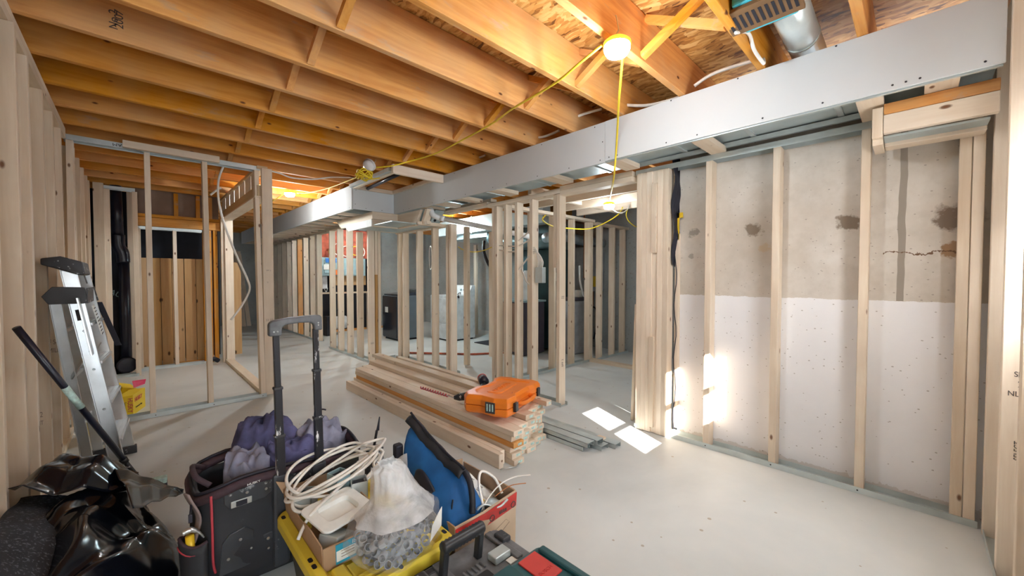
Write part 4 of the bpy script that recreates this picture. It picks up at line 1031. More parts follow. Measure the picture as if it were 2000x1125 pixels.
m = MB(); m.grid(bagf, 60, 130)
bad = [f for f in m.bm.faces if all(v.co.z <= .0031 for v in f.verts)]
bmesh.ops.delete(m.bm, geom=bad, context='FACES'); 
obj('bag_body', m, 'plastic_sheet', GB, smooth=True)
def flap(u, v):
    a = Vector((-.13, 2.92, .26)).lerp(Vector((.165, 2.60, .15)), u); b = Vector((-.02, 2.20, .30)).lerp(Vector((.16, 2.59, .135)), u)
    p = a.lerp(b, v); p.z += .05 * math.sin(v * PI) * (1 - u) + .03 * tri(v * 2.5 + .3 * u) * (1 - u * .8) + .012 * tri(u * 3 + v); return p
obj('bag_mouth', MB().grid(flap, 36, 36), 'plastic_sheet', GB, solid=.002, smooth=True)
def flap2(u, v):
    a = Vector((-.36, 3.12, .18)).lerp(Vector((.0, 2.78, .20)), u); b = Vector((-.36, 2.4, .40)).lerp(Vector((-.02, 2.50, .25)), u)
    p = a.lerp(b, v); p.z += .13 * math.sin(v * PI) * math.sin(u * PI * .9 + .2) + .04 * tri(u * 2.2 + v * .8) + .02 * tri(v * 3 - u); return p
obj('bag_fold', MB().grid(flap2, 40, 40), 'plastic_sheet', GB, solid=.002, smooth=True)
MT = thing('floor_mat', (-.3, 2.3, .3), 'charcoal speckled fabric strip draped over the black garbage bag', 'mat')
def matf(u, v):
    x = -.365 + .17 * u + .05 * v * u; y = 1.75 + v * .90
    return (x, y, .395 - .16 * u ** 1.5 + .03 * math.sin(v * 5) * (1 - u) + .012 * math.sin(v * 11 + 3 * u) - .05 * v)
obj('strip', MB().grid(matf, 14, 40), 'rug_dark', MT, solid=.008)
obj('edge_binding', MB().tube([Vector(matf(1, j / 30)) for j in range(31)], .008, 6), 'tar_black', MT, smooth=True)

# ================================================================ ROLLING TOOL BAG
TBY = 1.85
TB = thing('rolling_tool_bag', (.46, 2.0, 0), 'worn black rolling tool bag with a raised telescopic handle', 'tool bag')
def bagwall(u, v):      # rounded rectangular shell
    a = u * 2 * PI; hx, hy = .305, .165; n_ = 5
    ca, sa = math.cos(a), math.sin(a); r = (abs(ca) ** n_ + abs(sa) ** n_) ** (-1 / n_)
    k = 1 + .03 * math.sin(v * PI); x = .468 + hx * r * ca * k; y = 2.015 + hy * r * sa * k
    z = .035 + v * .385 + (.012 * math.sin(5 * a) if v > .9 else 0)
    return (x, y + .006 * math.sin(9 * x + 7 * v), z)
m = MB(); m.grid(bagwall, 64, 10, closed_u=True)
bot = [v for v in m.bm.verts if v.co.z < .036]; m.f(bot)
obj('body', m, 'bag_black', TB, smooth=True, solid=.012)
obj('lining', B(.20, .74, 1.88, 2.15, .30, .31), 'red_vinyl', TB)
rim = []
for k in range(48):
    a = k / 48 * 2 * PI; ca, sa = math.cos(a), math.sin(a); r = (abs(ca) ** 5 + abs(sa) ** 5) ** (-1 / 5)
    rim.append((.468 + .315 * r * ca, 2.015 + .172 * r * sa, .425 + .012 * math.sin(3 * a + 1) - .03 * max(0, min(1, (-ca - .5) * 3))))
obj('rim', MB().tube(rim, .019, 10, True), 'bag_trim', TB, smooth=True)
obj('zip', MB().tube([(x, y - .0, z + .025) for x, y, z in rim], .007, 6, True), 'tar_black', TB, smooth=True)
FT = lambda a, b, c, d, y, t=.012: MB().prism([(a[0], y, a[1]), (b[0], y, b[1]), (c[0], y, c[1]), (d[0], y, d[1])], (0, -t, 0))
fy = 1.848
st_ = obj('leather_strap', MB().prism([(.235, fy, .375), (.235, fy, .425), (.30, fy, .415), (.36, fy, .435), (.55, fy, .435), (.62, fy, .42), (.70, fy, .435), (.76, fy, .43), (.76, fy, .375), (.60, fy, .365), (.40, fy, .37), (.37, fy, .35), (.25, fy, .35)], (0, -.010, 0)), 'strap_leather', TB, bev=.003)
for x, z in ((.255, .405), (.31, .395), (.375, .41), (.375, .385), (.48, .41), (.48, .385), (.545, .41), (.545, .385), (.62, .40), (.64, .385), (.72, .41)):
    obj('rivet', MB().lathe((x, fy - .010, z), [(.006, 0), (.003, .004)], 10, (0, -1, 0)), 'screw_steel', st_)
bk_ = obj('buckle', B(.255, .325, fy - .016, fy - .010, .352, .378), 'screw_steel', TB, bev=.002)
obj('buckle_bar', B(.272, .308, fy - .02, fy - .016, .356, .374), 'tar_black', bk_)
obj('side_piping', MB().tube(spline([(.196, fy - .002, .42), (.197, fy - .010, .3), (.198, fy - .008, .17), (.205, fy - .004, .12)]), .0045, 8), 'red_piping', TB, smooth=True)
pp = obj('corner_patch', MB().prism([(.215, fy, .10), (.225, fy, .22), (.25, fy, .25), (.30, fy, .26), (.33, fy, .235), (.34, fy, .10)], (0, -.010, 0)), 'strap_leather', TB, bev=.003)
for x, z in ((.285, .215), (.245, .155), (.32, .165)): obj('rivet', MB().lathe((x, fy - .010, z), [(.006, 0), (.003, .004)], 10, (0, -1, 0)), 'screw_steel', pp)
pp = obj('corner_patch', B(.36, .47, fy - .01, fy, .11, .20), 'strap_leather', TB, bev=.008)
for x, z in ((.38, .175), (.38, .135), (.44, .175), (.44, .135)): obj('rivet', MB().lathe((x, fy - .010, z), [(.007, 0), (.003, .004)], 10, (0, -1, 0)), 'screw_steel', pp)
obj('pole_sleeve', B(.395, .455, fy - .035, fy, .05, .44), 'strap_leather', TB, bev=.012); obj('pole_sleeve', B(.545, .605, fy - .035, fy, .05, .44), 'strap_leather', TB, bev=.012)
# side pocket and strap
def pocket(u, v):
    a = -PI * .5 + u * PI * 1.0; return (.180 - .066 * math.cos(a) * (1 + .15 * v), 1.885 + .062 * math.sin(a), .03 + v * .235 + .012 * math.cos(3 * a) * v)
obj('side_pocket', MB().grid(pocket, 16, 8), 'bag_black', TB, smooth=True, solid=.01)
obj('pocket_trim', MB().tube([Vector(pocket(i / 15, 1)) for i in range(16)], .006, 6), 'bag_trim', TB, smooth=True)
obj('pocket_piping', MB().tube([Vector(pocket(i / 15, .88)) + Vector((-.006, 0, 0)) for i in range(9)], .003, 6), 'red_piping', TB, smooth=True)
obj('side_strap', MB().grid(lambda u, v: (.148 + .02 * math.sin(v * 4) - .012 * u, 1.87 + .03 * u + .01 * math.sin(6 * v), .25 + v * .19), 4, 14), 'leather', TB, solid=.006, smooth=True)
obj('end_loop', MB().tube(spline([(.20, 1.90, .44), (.16, 1.93, .475), (.155, 2.0, .49), (.17, 2.06, .47), (.20, 2.10, .44)]), .010, 8), 'bag_trim', TB, smooth=True)
obj('zip_pull', MB().tube([(.140, 1.875, .40), (.136, 1.87, .365)], .004, 6).box(.130, .142, 1.866, 1.874, .335, .365), 'tar_black', TB)
text('bag_lettering', 'HUSKY', .011, frame((.33, fy - .006 - .02, .432), (1, 0, .04), (0, .25, 1)), 'label_white', TB, .0004, 1.3)
# telescopic handle
for x0, x1 in ((.427, .415), (.578, .568)):
    def P_(z, x0=x0, x1=x1): return Vector((x0 + (x1 - x0) * (z - .43) / .64, fy - .02, z))
    obj('pole_lower', MB().bar(P_(.30), P_(.60 if x0 < .5 else .64), .034, .028, (0, 1, 0)), 'handle_black', TB, bev=.005)
    obj('pole_middle', MB().bar(P_(.59), P_(.80 if x0 < .5 else .85), .029, .024, (0, 1, 0)), 'handle_black', TB, bev=.004)
    obj('pole_upper', MB().bar(P_(.79), P_(1.03), .023, .020, (0, 1, 0)), 'handle_black', TB, bev=.004)
    for zc, w_ in ((.60 if x0 < .5 else .64, .036), (.80 if x0 < .5 else .85, .031)):
        obj('pole_collar', MB().bar(P_(zc - .012), P_(zc), w_ + .003, .031, (0, 1, 0)), 'black_plastic_worn', TB, bev=.003)
m = MB()
gp = [(.388, 1.012), (.388, 1.062), (.398, 1.074), (.455, 1.084), (.53, 1.088), (.585, 1.088), (.592, 1.078), (.594, 1.022), (.561, 1.022), (.558, 1.048), (.545, 1.058), (.50, 1.060), (.448, 1.056), (.436, 1.045), (.434, 1.012)]
m.prism([(x, fy - .005, z) for x, z in gp], (0, -.034, 0))
gh = obj('grip', m, 'grey_plastic', TB, bev=.007, seg=3)
for x, z in ((.405, 1.03), (.418, 1.03), (.575, 1.045), (.575, 1.055)): obj('grip_screw', MB().lathe((x, fy - .039, z), [(.004, 0), (.003, .002)], 8, (0, -1, 0)), 'screw_steel', gh)
for x in (.22, .72): obj('wheel', MB().lathe((x - .02, 1.86, .045), [(.045, 0), (.045, .04)], 20, (1, 0, 0)), 'tar_black', TB)
HM = thing('hammer', (.135, 1.9, .3), 'claw hammer with a yellow grip in the side pocket of the tool bag', 'hammer')
obj('grip', MB().tube([(.138, 1.862, .16), (.132, 1.862, .29)], .014, 10), 'hammer_yellow', HM, smooth=True)
obj('head', MB().tube(spline([(.112, 1.850, .315), (.135, 1.847, .318), (.158, 1.843, .300), (.172, 1.842, .275)]), [.011] * 9 + [.010, .009, .008, .008, .007, .006, .005, .005, .005, .004, .004, .004, .004, .003, .003, .003, .003][:16], 10), 'screw_steel', HM, smooth=True)
# clothes on the bag
def cloth(cx, cy, hx, hy, z0, h, seed, tilt=0):
    def fn(u, v):
        a = u * 2 * PI; ph = v * PI * .5
        q = 1 + .30 * noise.noise(Vector((math.cos(a) * 1.3 + seed, math.sin(a) * 1.3, v * 1.5))) + .07 * noise.noise(Vector((math.cos(a) * 4 + seed, math.sin(a) * 4, v * 4)))
        r = math.cos(ph) ** .7
        x = cx + hx * q * r * math.cos(a); y = cy + hy * q * r * math.sin(a)
        fold = .030 * (tri(a * .95 + v * 1.2 + seed + .5 * noise.noise(Vector((x * 6, y * 6, seed)))) - .5) + .022 * (tri(x * 14 - y * 9 + seed + noise.noise(Vector((x * 9, y * 9, seed)))) - .5) + .02 * noise.noise(Vector((x * 22, y * 22, seed)))
        return (x, y, z0 + h * math.sin(ph) * q + fold * (.4 + r) + tilt * (x - cx) - (.07 if v == 0 else 0))
    return MB().grid(fn, 56, 20, closed_u=True)
JK = thing('work_clothes', (.5, 2.05, .5), 'heap of paint-marked purple-blue work clothes on the tool bag', 'clothes')
obj('jacket_back', cloth(.43, 2.14, .15, .12, .44, .135, 2.2), 'denim', JK, smooth=True)
obj('jacket_cuff', cloth(.34, 2.00, .095, .10, .435, .06, 5.5), 'denim_grey', JK, smooth=True)
obj('jacket_fold', cloth(.51, 2.00, .14, .09, .43, .065, 9.1), 'denim', JK, smooth=True)
obj('trouser_leg', cloth(.65, 2.08, .12, .10, .43, .085, 7.3), 'denim_grey', JK, smooth=True)
obj('trouser_waist', cloth(.70, 2.10, .06, .08, .43, .06, 1.7), 'leather', JK, smooth=True)
tag(obj('wire_hook', MB().tube(spline([(.66, 2.12, .52), (.655, 2.12, .56), (.68, 2.11, .575), (.70, 2.10, .57)]), .004, 6), 'tar_black', smooth=True), 'thin dark wire hook sticking up from the clothes heap', 'hook')
SP = thing('black_stick', (.92, 2.0, .35), 'black tapered stick standing up out of a cup, behind the white cable coil', 'stick')
obj('shaft', MB().tube([(.905, 2.0, .33), (.925, 2.0, .43), (.93, 2.0, .43), (.941, 2.0, .50)], [.007, .007, .0085, .003], 8), 'tar_black', SP, smooth=True)
obj('cup', MB().lathe((.91, 2.0, .0), [(.05, 0), (.05, .27), (.04, .33), (.03, .335)], 18), 'grey_plastic', SP, smooth=True)
obj('cup_ring', MB().tube([(.91 + .042 * math.cos(a * PI / 10), 2.0 + .042 * math.sin(a * PI / 10), .335) for a in range(20)], .005, 6, True), 'tar_black', SP, smooth=True)

# ================================================================ YELLOW-LIDDED TOTE
TT = thing('storage_tote', (.62, 1.48, 0), 'black storage tote with a scuffed yellow lid, holding the parts tray', 'storage tote')
x0, x1, y0, y1, zt = .395, .845, 1.155, 1.80, .292
def rr(x0, x1, y0, y1, r, z, n=6):
    pts = []
    for cx, cy, a0 in ((x1 - r, y0 + r, -PI / 2), (x1 - r, y1 - r, 0), (x0 + r, y1 - r, PI / 2), (x0 + r, y0 + r, PI)):
        for k in range(n + 1): a = a0 + k / n * PI / 2; pts.append((cx + r * math.cos(a), cy + r * math.sin(a), z))
    return pts
def loft(rings, cap0=True, cap1=True, T=None):
    m = MB(T); R_ = [[m.v(p) for p in r] for r in rings]; n = len(R_[0])
    for a, b in zip(R_, R_[1:]):
        for k in range(n): m.f([a[k], a[(k + 1) % n], b[(k + 1) % n], b[k]])
    if cap0: m.f(R_[0][::-1])
    if cap1: m.f(R_[-1])
    return m
obj('tub', loft([rr(x0 + .06, x1 - .06, y0 + .06, y1 - .06, .03, 0), rr(x0 + .03, x1 - .03, y0 + .03, y1 - .03, .03, zt - .045)]), 'tote_black', TT, bev=.002)
lid = obj('lid', loft([rr(x0 + .02, x1 - .02, y0 + .02, y1 - .02, .04, zt - .045), rr(x0, x1, y0, y1, .05, zt - .045), rr(x0, x1, y0, y1, .05, zt - .01), rr(x0 + .008, x1 - .008, y0 + .008, y1 - .008, .045, zt), rr(x0 + .035, x1 - .035, y0 + .035, y1 - .035, .03, zt), rr(x0 + .055, x1 - .055, y0 + .055, y1 - .055, .02, zt - .03)]), 'yellow_plastic', TT, smooth=False, bev=.002)
for (a, b, c, d) in ((x0 + .055, x0 + .10, 1.25, 1.33), (x0 + .055, x0 + .10, 1.40, 1.52), (x0 + .055, x0 + .09, 1.62, 1.72), (x1 - .10, x1 - .055, 1.25, 1.35), (x1 - .10, x1 - .055, 1.45, 1.6), (.50, .60, y0 + .055, y0 + .09), (.66, .76, y0 + .055, y0 + .09)):
    obj('lid_rib', B(a, b, c, d, zt - .03, zt - .006), 'yellow_plastic', lid, bev=.008)
for (a, b, c, d) in ((.50, .58, 1.24, 1.33), (.50, .57, 1.37, 1.45), (.62, .72, 1.26, 1.36)):
    obj('lid_boss', B(a, b, c, d, zt - .03, zt - .018), 'yellow_plastic', lid, bev=.006)
for (x, y) in ((x0 + .018, 1.74), (x0 + .018, 1.41), (x0 + .018, 1.37), (x1 - .02, 1.22), (x1 - .02, 1.70), (.62, y0 + .018)):
    obj('lid_slot', loft([rr(x - .007, x + .007, y - .013, y + .013, .006, zt - .002, 3), rr(x - .007, x + .007, y - .013, y + .013, .006, zt + .0008, 3)]), 'tar_black', lid)
# parts tray (open cardboard box)
CT = thing('cardboard_tray', (.55, 1.58, .3), 'open brown cardboard box of electrical boxes on the yellow lid', 'cardboard box')
Tt = Matrix.Translation((.435, 1.352, .268)) @ Matrix.Rotation(.0, 4, 'Z') @ Matrix.Rotation(-.02, 4, 'Y')
bw, bl, bh = .22, .43, .10
obj('base', B(0, bw, 0, bl, 0, .004, T=Tt), 'cardboard', CT)
fp = obj('front_wall', B(0, bw, -.004, 0, 0, bh - .02, T=Tt), 'cardboard', CT)
obj('back_wall', B(0, bw, bl, bl + .004, 0, bh + .02, T=Tt), 'cardboard', CT); obj('right_wall', B(bw, bw + .004, 0, bl, 0, bh, T=Tt), 'cardboard', CT)
obj('left_wall', MB(Tt).prism([(0, 0, 0), (0, bl, 0), (-.01, bl, bh + .02), (-.008, bl * .8, bh), (-.01, bl * .5, bh - .005), (-.008, bl * .25, bh + .004), (-.004, 0, bh - .01)], (.004, 0, 0)), 'cardboard', CT)
obj('torn_flap', MB(Tt).prism([(-.01, bl, bh), (-.03, bl + .02, bh + .05), (.02, bl + .01, bh + .03), (.05, bl, bh)], (0, .004, 0)), 'cardboard', CT)
lbT = Tt @ frame((.115, -.0055, .042), (1, 0, 0), (0, 0, 1))
def flat(par, nm, T, w, h, mat, cx=0, cy=0, t=.0012): return obj(nm, B(cx - w / 2, cx + w / 2, cy - h / 2, cy + h / 2, 0, t, T=T), mat, par)
lb_ = flat(fp, 'label', lbT, .15, .068, 'label_blue'); flat(lb_, 'label_panel', lbT @ Matrix.Translation((0, 0, .001)), .146, .036, 'label_white', 0, -.006)
text('label_text', 'Iberville', .020, lbT @ Matrix.Translation((.012, .022, .0014)), 'label_white', None, .0004).parent = None
tx = [o_ for o_ in COL.objects if o_.name.startswith('label_text')][-1]
tx.parent = CT; tx.location = Vector(tx['_w']) - Vector(CT['_w'])
for k in range(3): flat(CT, 'label_line', lbT @ Matrix.Translation((-.035, -.012 + k * .010, .0022)), .045, .0022, 'ink_soft', t=.0005)
obj('label_drawing', MB(lbT).tube([(.04 + .022 * math.cos(a * PI / 8), -.006 + .009 * math.sin(a * PI / 8), .0025) for a in range(16)], .0012, 5, True), 'ink', CT)
# contents
cbx = thing('switch_box_plastic', (.56, 1.5, .35), 'white translucent plastic electrical enclosure with an oblong opening, in the tray', 'electrical box')
Tb = Matrix.Translation((.535, 1.50, .375)) @ Matrix.Rotation(.25, 4, 'Z') @ Matrix.Rotation(.18, 4, 'X')
obj('frame_plate', loft([rr(-.09, .10, -.075, .075, .02, -.01), rr(-.10, .11, -.085, .085, .025, .0), rr(-.10, .11, -.085, .085, .025, .008), rr(-.06, .07, -.045, .045, .02, .008), rr(-.055, .065, -.04, .04, .02, -.025)], T=Tb), 'label_white', cbx, bev=.002)
obj('opening', B(-.05, .06, -.035, .035, -.024, -.0235, T=Tb), 'panel_grey', cbx)
gbx = thing('metal_box', (.50, 1.42, .3), 'grey metal electrical box at the front of the tray', 'electrical box')
Tg = Matrix.Translation((.50, 1.42, .312)) @ Matrix.Rotation(.5, 4, 'Z') @ Matrix.Rotation(.3, 4, 'Y')
obj('shell', B(-.045, .045, -.04, .04, -.03, .03, T=Tg), 'galvanized', gbx, bev=.004)
obj('conduit_hole', MB(Tg).lathe((0, -.0405, 0), [(.014, 0), (.014, .002)], 12, (0, -1, 0)), 'dark_void', gbx)
for i, (x, y, z, a, t) in enumerate(((.60, 1.66, .40, .3, 'blue-grey open metal box standing behind the coil in the tray'), (.48, 1.68, .36, .9, 'dark metal box at the back left of the tray'), (.66, 1.60, .37, -.3, 'small metal device box at the right of the tray'))):
    Tq = Matrix.Translation((x, y, z)) @ Matrix.Rotation(a, 4, 'Z'); ob = thing('metal_box', (x, y, z), t, 'electrical box')
    mm = MB(Tq); w_ = .032
    mm.box(-w_, w_, -w_, -w_ + .003, -.04, .04).box(-w_, w_, w_ - .003, w_, -.04, .04).box(-w_, -w_ + .003, -w_, w_, -.04, .04).box(w_ - .003, w_, -w_, w_, -.04, .04).box(-w_, w_, -w_, w_, -.04, -.037)
    obj('shell', mm, ('panel_grey', 'galvanized', 'galvanized')[i], ob); obj('device', B(-.02, .02, -.02, .02, -.03, .03, T=Tq), 'tar_black', ob)
# cable coil
cc = []
random.seed(11)
NL = 6
for k in range(NL * 22):
    a = k * 2 * PI / 22; lp = k // 22
    rx = .185 + .03 * math.sin(lp * 2.1); ry = .10 + .03 * math.cos(lp * 1.7 + .5)
    ang = .22 + .10 * math.sin(lp * 1.3)
    ex, ey = rx * math.cos(a), ry * math.sin(a)
    cc.append((.60 + .022 * math.sin(lp * 2) + ex * math.cos(ang) - ey * math.sin(ang), 1.70 + .02 * math.cos(lp * 3) + ex * math.sin(ang) + ey * math.cos(ang), .405 + .045 * math.sin(a + .5 * lp) + .008 * lp + .03 * math.sin(a * .5 + lp)))
cc = [(.40, 1.50, .325), (.43, 1.52, .36), (.48, 1.53, .40)] + cc
tag(obj('cable_coil', MB().tube(spline(cc, 3), .0062, 8), 'cable_white', smooth=True), 'loose coil of thick white cable heaped over the cardboard tray', 'cable coil')
# plastic bag of fittings
PBg = thing('plastic_bag', (.66, 1.28, .3), 'clear plastic bag knotted up over grey conduit fittings, on the yellow lid', 'plastic bag')
def pbag(u, v):
    a = u * 2 * PI
    if v < .55: t = v / .55; r = .80 + .38 * math.sin(t * PI * .75); z = .268 + t * .15
    else: t = (v - .55) / .45; r = (1.05 - .62 * t - .22 * math.sin(t * PI)) * (1 if t < .92 else .55); z = .418 + t * .165
    w = max(0, v - .55) / .45
    q = 1 + .12 * noise.noise(Vector((math.cos(a) * 2, math.sin(a) * 2, v * 5))) + (.05 + .11 * w) * (tri(a * 1.1 + 1.5 * v + noise.noise(Vector((math.cos(a), math.sin(a), v * 3)))) - .5) + .07 * w * (tri(a * 2.3 - v * 4) - .5)
    cx = .655 + .045 * w - .05 * w * w; cy = 1.265 + .06 * w
    return (cx + .142 * r * q * math.cos(a), cy + .118 * r * q * math.sin(a), z + .012 * w * noise.noise(Vector((math.cos(a) * 3, math.sin(a) * 3, v * 8))))
m = MB(); m.grid(pbag, 60, 36, closed_u=True)
low = [f for f in m.bm.faces if f.calc_center_median().z < .425]; up_ = [f for f in m.bm.faces if f.calc_center_median().z >= .425]
m2 = MB(); m2.grid(pbag, 60, 36, closed_u=True)
bmesh.ops.delete(m.bm, geom=[f for f in m.bm.faces if f.calc_center_median().z >= .425], context='FACES')
bmesh.ops.delete(m2.bm, geom=[f for f in m2.bm.faces if f.calc_center_median().z < .425], context='FACES')
obj('bag_pouch', m, 'clear_film', PBg, smooth=True); obj('bag_neck', m2, 'milky_film', PBg, smooth=True)
def wing(u, v): return (.60 + .10 * u + .05 * v, 1.36 - .10 * u + .10 * v, .44 + .07 * v + .04 * u + .02 * math.sin(5 * u + 3 * v))
obj('bag_flap', MB().grid(wing, 12, 10), 'milky_film', PBg, smooth=True)
obj('bag_label', MB().prism([(.705, 1.128, .355), (.775, 1.165, .365), (.785, 1.175, .425), (.755, 1.155, .42), (.715, 1.130, .405)], (0, -.002, 0)), 'label_white', PBg)
def fitting_mesh():
    return MB().pipe((0, 0, -.011), (0, 0, .011), .0135, .0112, 14)
f0 = obj('conduit_fitting', fitting_mesh(), 'grey_pvc', smooth=False); f0.parent = None
random.seed(5)
spots = []; tries = 0
while len(spots) < 150 and tries < 60000:
    tries += 1
    a = random.random() * 2 * PI; rr_ = math.sqrt(random.random()); v = random.random() ** .8
    z = .283 + v * .115; t = (z - .268) / .145; R_ = (.80 + .38 * math.sin(min(1, t) * PI * .75)) * .87
    if z > .38: R_ *= .8
    p = Vector((.655 + .132 * R_ * rr_ * math.cos(a), 1.265 + .108 * R_ * rr_ * math.sin(a), z))
    if all((p - q).length > .0205 for q in spots): spots.append(p)
# keep those nearest the film, which are the ones seen
spots.sort(key=lambda p: p.y * .9 + p.x * .6 - p.z * 1.2)
for i, p in enumerate(spots[:110]):
    o_ = f0 if i == 0 else f0.copy()
    if i: COL.objects.link(o_)
    o_.location = p; o_.rotation_euler = (random.uniform(.3, 1.5), random.uniform(-.7, .7), random.uniform(-1.6, .6)); o_['_w'] = p
    tag(o_, 'small grey round conduit fitting in the knotted clear plastic bag', 'fitting', 'conduit fittings in the plastic bag')

# ================================================================ CARDBOARD BOX + BLUE TOOL BAG
CB2 = thing('cardboard_box', (1.03, 1.4, 0), 'open cardboard box with red tape around its upper edge, holding the blue bag', 'cardboard box')
X0, X1, Y0, Y1, ZT = .862, 1.185, 1.205, 1.57, .318
fw_ = obj('front_wall', MB().prism([(X0, Y0, 0), (X1, Y0, 0), (X1 + .005, Y0 - .004, ZT), (1.0, Y0 - .012, ZT - .012), (X0, Y0 - .004, ZT - .02)], (0, .006, 0)), 'cardboard_light', CB2)
obj('right_wall', B(X1 - .006, X1, Y0, Y1, 0, ZT + .005), 'cardboard', CB2); obj('left_wall', B(X0, X0 + .006, Y0, Y1, 0, ZT - .02), 'cardboard', CB2)
obj('back_wall', MB().prism([(X0, Y1, 0), (X1, Y1, 0), (X1 - .01, Y1, ZT + .02), (X0 + .2, Y1 + .01, ZT + .03), (X0, Y1, ZT + .02)], (0, .006, 0)), 'cardboard', CB2)
obj('base', B(X0, X1, Y0, Y1, .001, .006), 'cardboard', CB2)
tp = obj('red_tape', MB().prism([(X0, Y0 - .006, ZT - .095), (X1 + .002, Y0 - .004, ZT - .065), (X1 + .005, Y0 - .006, ZT - .006), (1.0, Y0 - .014, ZT - .018), (X0, Y0 - .006, ZT - .026)], (0, -.002, 0)), 'red_vinyl', CB2)
for k, x in enumerate((.90, .965, 1.04, 1.10, 1.16)):
    zc = ZT - .055 + (x - 1.03) * .07
    if k % 2 == 0: obj('tape_emblem', MB().tube([(x + .012 * math.cos(a * PI / 9), Y0 - .0155, zc + .012 * math.sin(a * PI / 9)) for a in range(18)], .0018, 5, True), 'ink', tp)
    else:
        for q in range(4): obj('tape_print', B(x - .02 + q * .011, x - .013 + q * .011, Y0 - .0162, Y0 - .0145, zc - .006, zc + .006), 'ink', tp)
obj('box_print', MB().tube([(1.06, Y0 - .002, .19), (1.13, Y0 - .002, .215), (1.15, Y0 - .002, .195), (1.09, Y0 - .002, .165)], .0012, 5, True), 'ink', CB2)
text('box_lettering', 'HANDLE WITH CARE', .014, frame((.97, Y0 - .002, .205), (1, 0, .1), (-.1, 0, 1)), 'ink_soft', CB2, .0004)
DB = thing('blue_tool_bag', (.97, 1.5, .3), 'blue canvas tool bag with a black zipped mouth, slumped in the cardboard box', 'tool bag')
# loft from base to ridge; ridge runs along y
rings = []
def bring(z, xc, yc, hx, hy, bulge, sk):
    pts = []
    for k in range(40):
        a = k / 40 * 2 * PI; ca, sa = math.cos(a), math.sin(a); r = (abs(ca) ** 4 + abs(sa) ** 4) ** (-.25)
        w = 1 + .10 * noise.noise(Vector((ca * 2.2, sa * 2.2, z * 9))) * bulge + .05 * (tri(a * 1.1 + z * 6) - .5) * bulge
        y = yc + hy * r * sa * w
        pts.append((xc + hx * r * ca * w, y, z + sk * (y - yc)))
    return pts
rings = [bring(.12, .985, 1.40, .09, .15, .3, 0), bring(.20, .975, 1.40, .105, .175, 1, .05), bring(.29, .955, 1.42, .115, .20, 1.4, .12), bring(.36, .955, 1.45, .105, .205, 1.4, .2), bring(.42, .965, 1.49, .075, .205, 1, .25), bring(.46, .975, 1.515, .04, .20, .5, .28), bring(.475, .98, 1.52, .02, .195, .2, .28)]
obj('body', loft(rings), 'blue_canvas', DB, smooth=True, sub=1)
zr = [(.955 + .0 * k, y, .482 + .28 * (y - 1.52)) for k, y in enumerate((1.315, 1.42, 1.52, 1.62, 1.72))]
obj('zip_flap', MB().grid(lambda u, v: (.952 + .055 * u, 1.30 + .435 * v + .008 * math.sin(9 * v), .418 + .128 * v + .022 * math.sin(u * PI) - .018 * math.sin(v * PI) + .006 * math.sin(v * 17)), 6, 30), 'bag_black', DB, smooth=True, solid=.010)
obj('zip_teeth', MB().tube([(.982, 1.30 + .435 * v / 20 + .008 * math.sin(9 * v / 20), .450 + .128 * v / 20 - .018 * math.sin(v / 20 * PI)) for v in range(21)], .006, 6), 'tar_black', DB, smooth=True)
obj('end_band', MB().tube(spline([(.985, 1.30, .435), (.982, 1.262, .405), (.975, 1.238, .35), (.965, 1.225, .30)]), .013, 8), 'tar_black', DB, smooth=True)
obj('carry_strap', MB().grid(lambda u, v: (.862 - .014 * math.sin(v * PI) + .02 * u, 1.36 + .16 * v, .31 + .055 * u + .05 * math.sin(v * PI) + .03 * v), 6, 16), 'tar_black', DB, smooth=True, solid=.008)
obj('side_tab', B(.86, .90, 1.66, 1.70, .40, .47), 'tar_black', DB, bev=.01)
obj('seam', MB().tube(spline([(.905, 1.275, .36), (.885, 1.26, .30), (.885, 1.25, .24)]), .003, 6), 'tar_black', DB, smooth=True)
for i, (c_, t_) in enumerate((((1.10, 1.36, .28), 'paper packet with black lettering in the cardboard box'), ((1.08, 1.28, .27), 'silver packet lying at the front of the cardboard box'))):
    Tq = Matrix.Translation(c_) @ Matrix.Rotation(.5 - i * .8, 4, 'Z') @ Matrix.Rotation(.5 - .9 * i, 4, 'X')
    def pk(u, v): return ((u - .5) * .14, (v - .5) * .18, .012 * math.sin(u * 7) * math.cos(v * 6))
    pc = thing('paper_packet', c_, t_, 'packet'); obj('sheet', MB(Tq).grid(pk, 12, 12), ('label_white', 'galvanized')[i], pc, solid=.006, smooth=True)
    if i == 0: text('packet_text', 'Robert', .022, Tq @ Matrix.Translation((0, .05, .02)), 'ink', pc); text('packet_text', '12 2', .026, Tq @ Matrix.Translation((0, 0, .022)), 'ink', pc); obj('yellow_stripe', B(-.06, -.03, -.06, .06, .012, .0135, T=Tq), 'gas_yellow', pc)
for i, p in enumerate(([(1.03, 1.23, .28), (1.06, 1.30, .36), (1.11, 1.34, .38), (1.15, 1.30, .35), (1.15, 1.25, .30)], [(1.00, 1.23, .27), (1.07, 1.25, .31), (1.16, 1.27, .33), (1.23, 1.25, .345), (1.30, 1.22, .34)], [(1.10, 1.24, .31), (1.18, 1.23, .33), (1.24, 1.19, .335)])):
    tag(obj('wire', MB().tube(spline(p), (.006, .003, .002)[i], 6), ('cable_white', 'cable_white', 'copper')[i], smooth=True), ('grey cable looping up out of the cardboard box', 'thin white wire poking over the right rim of the cardboard box', 'copper wire end poking from the cardboard box')[i], 'wire')

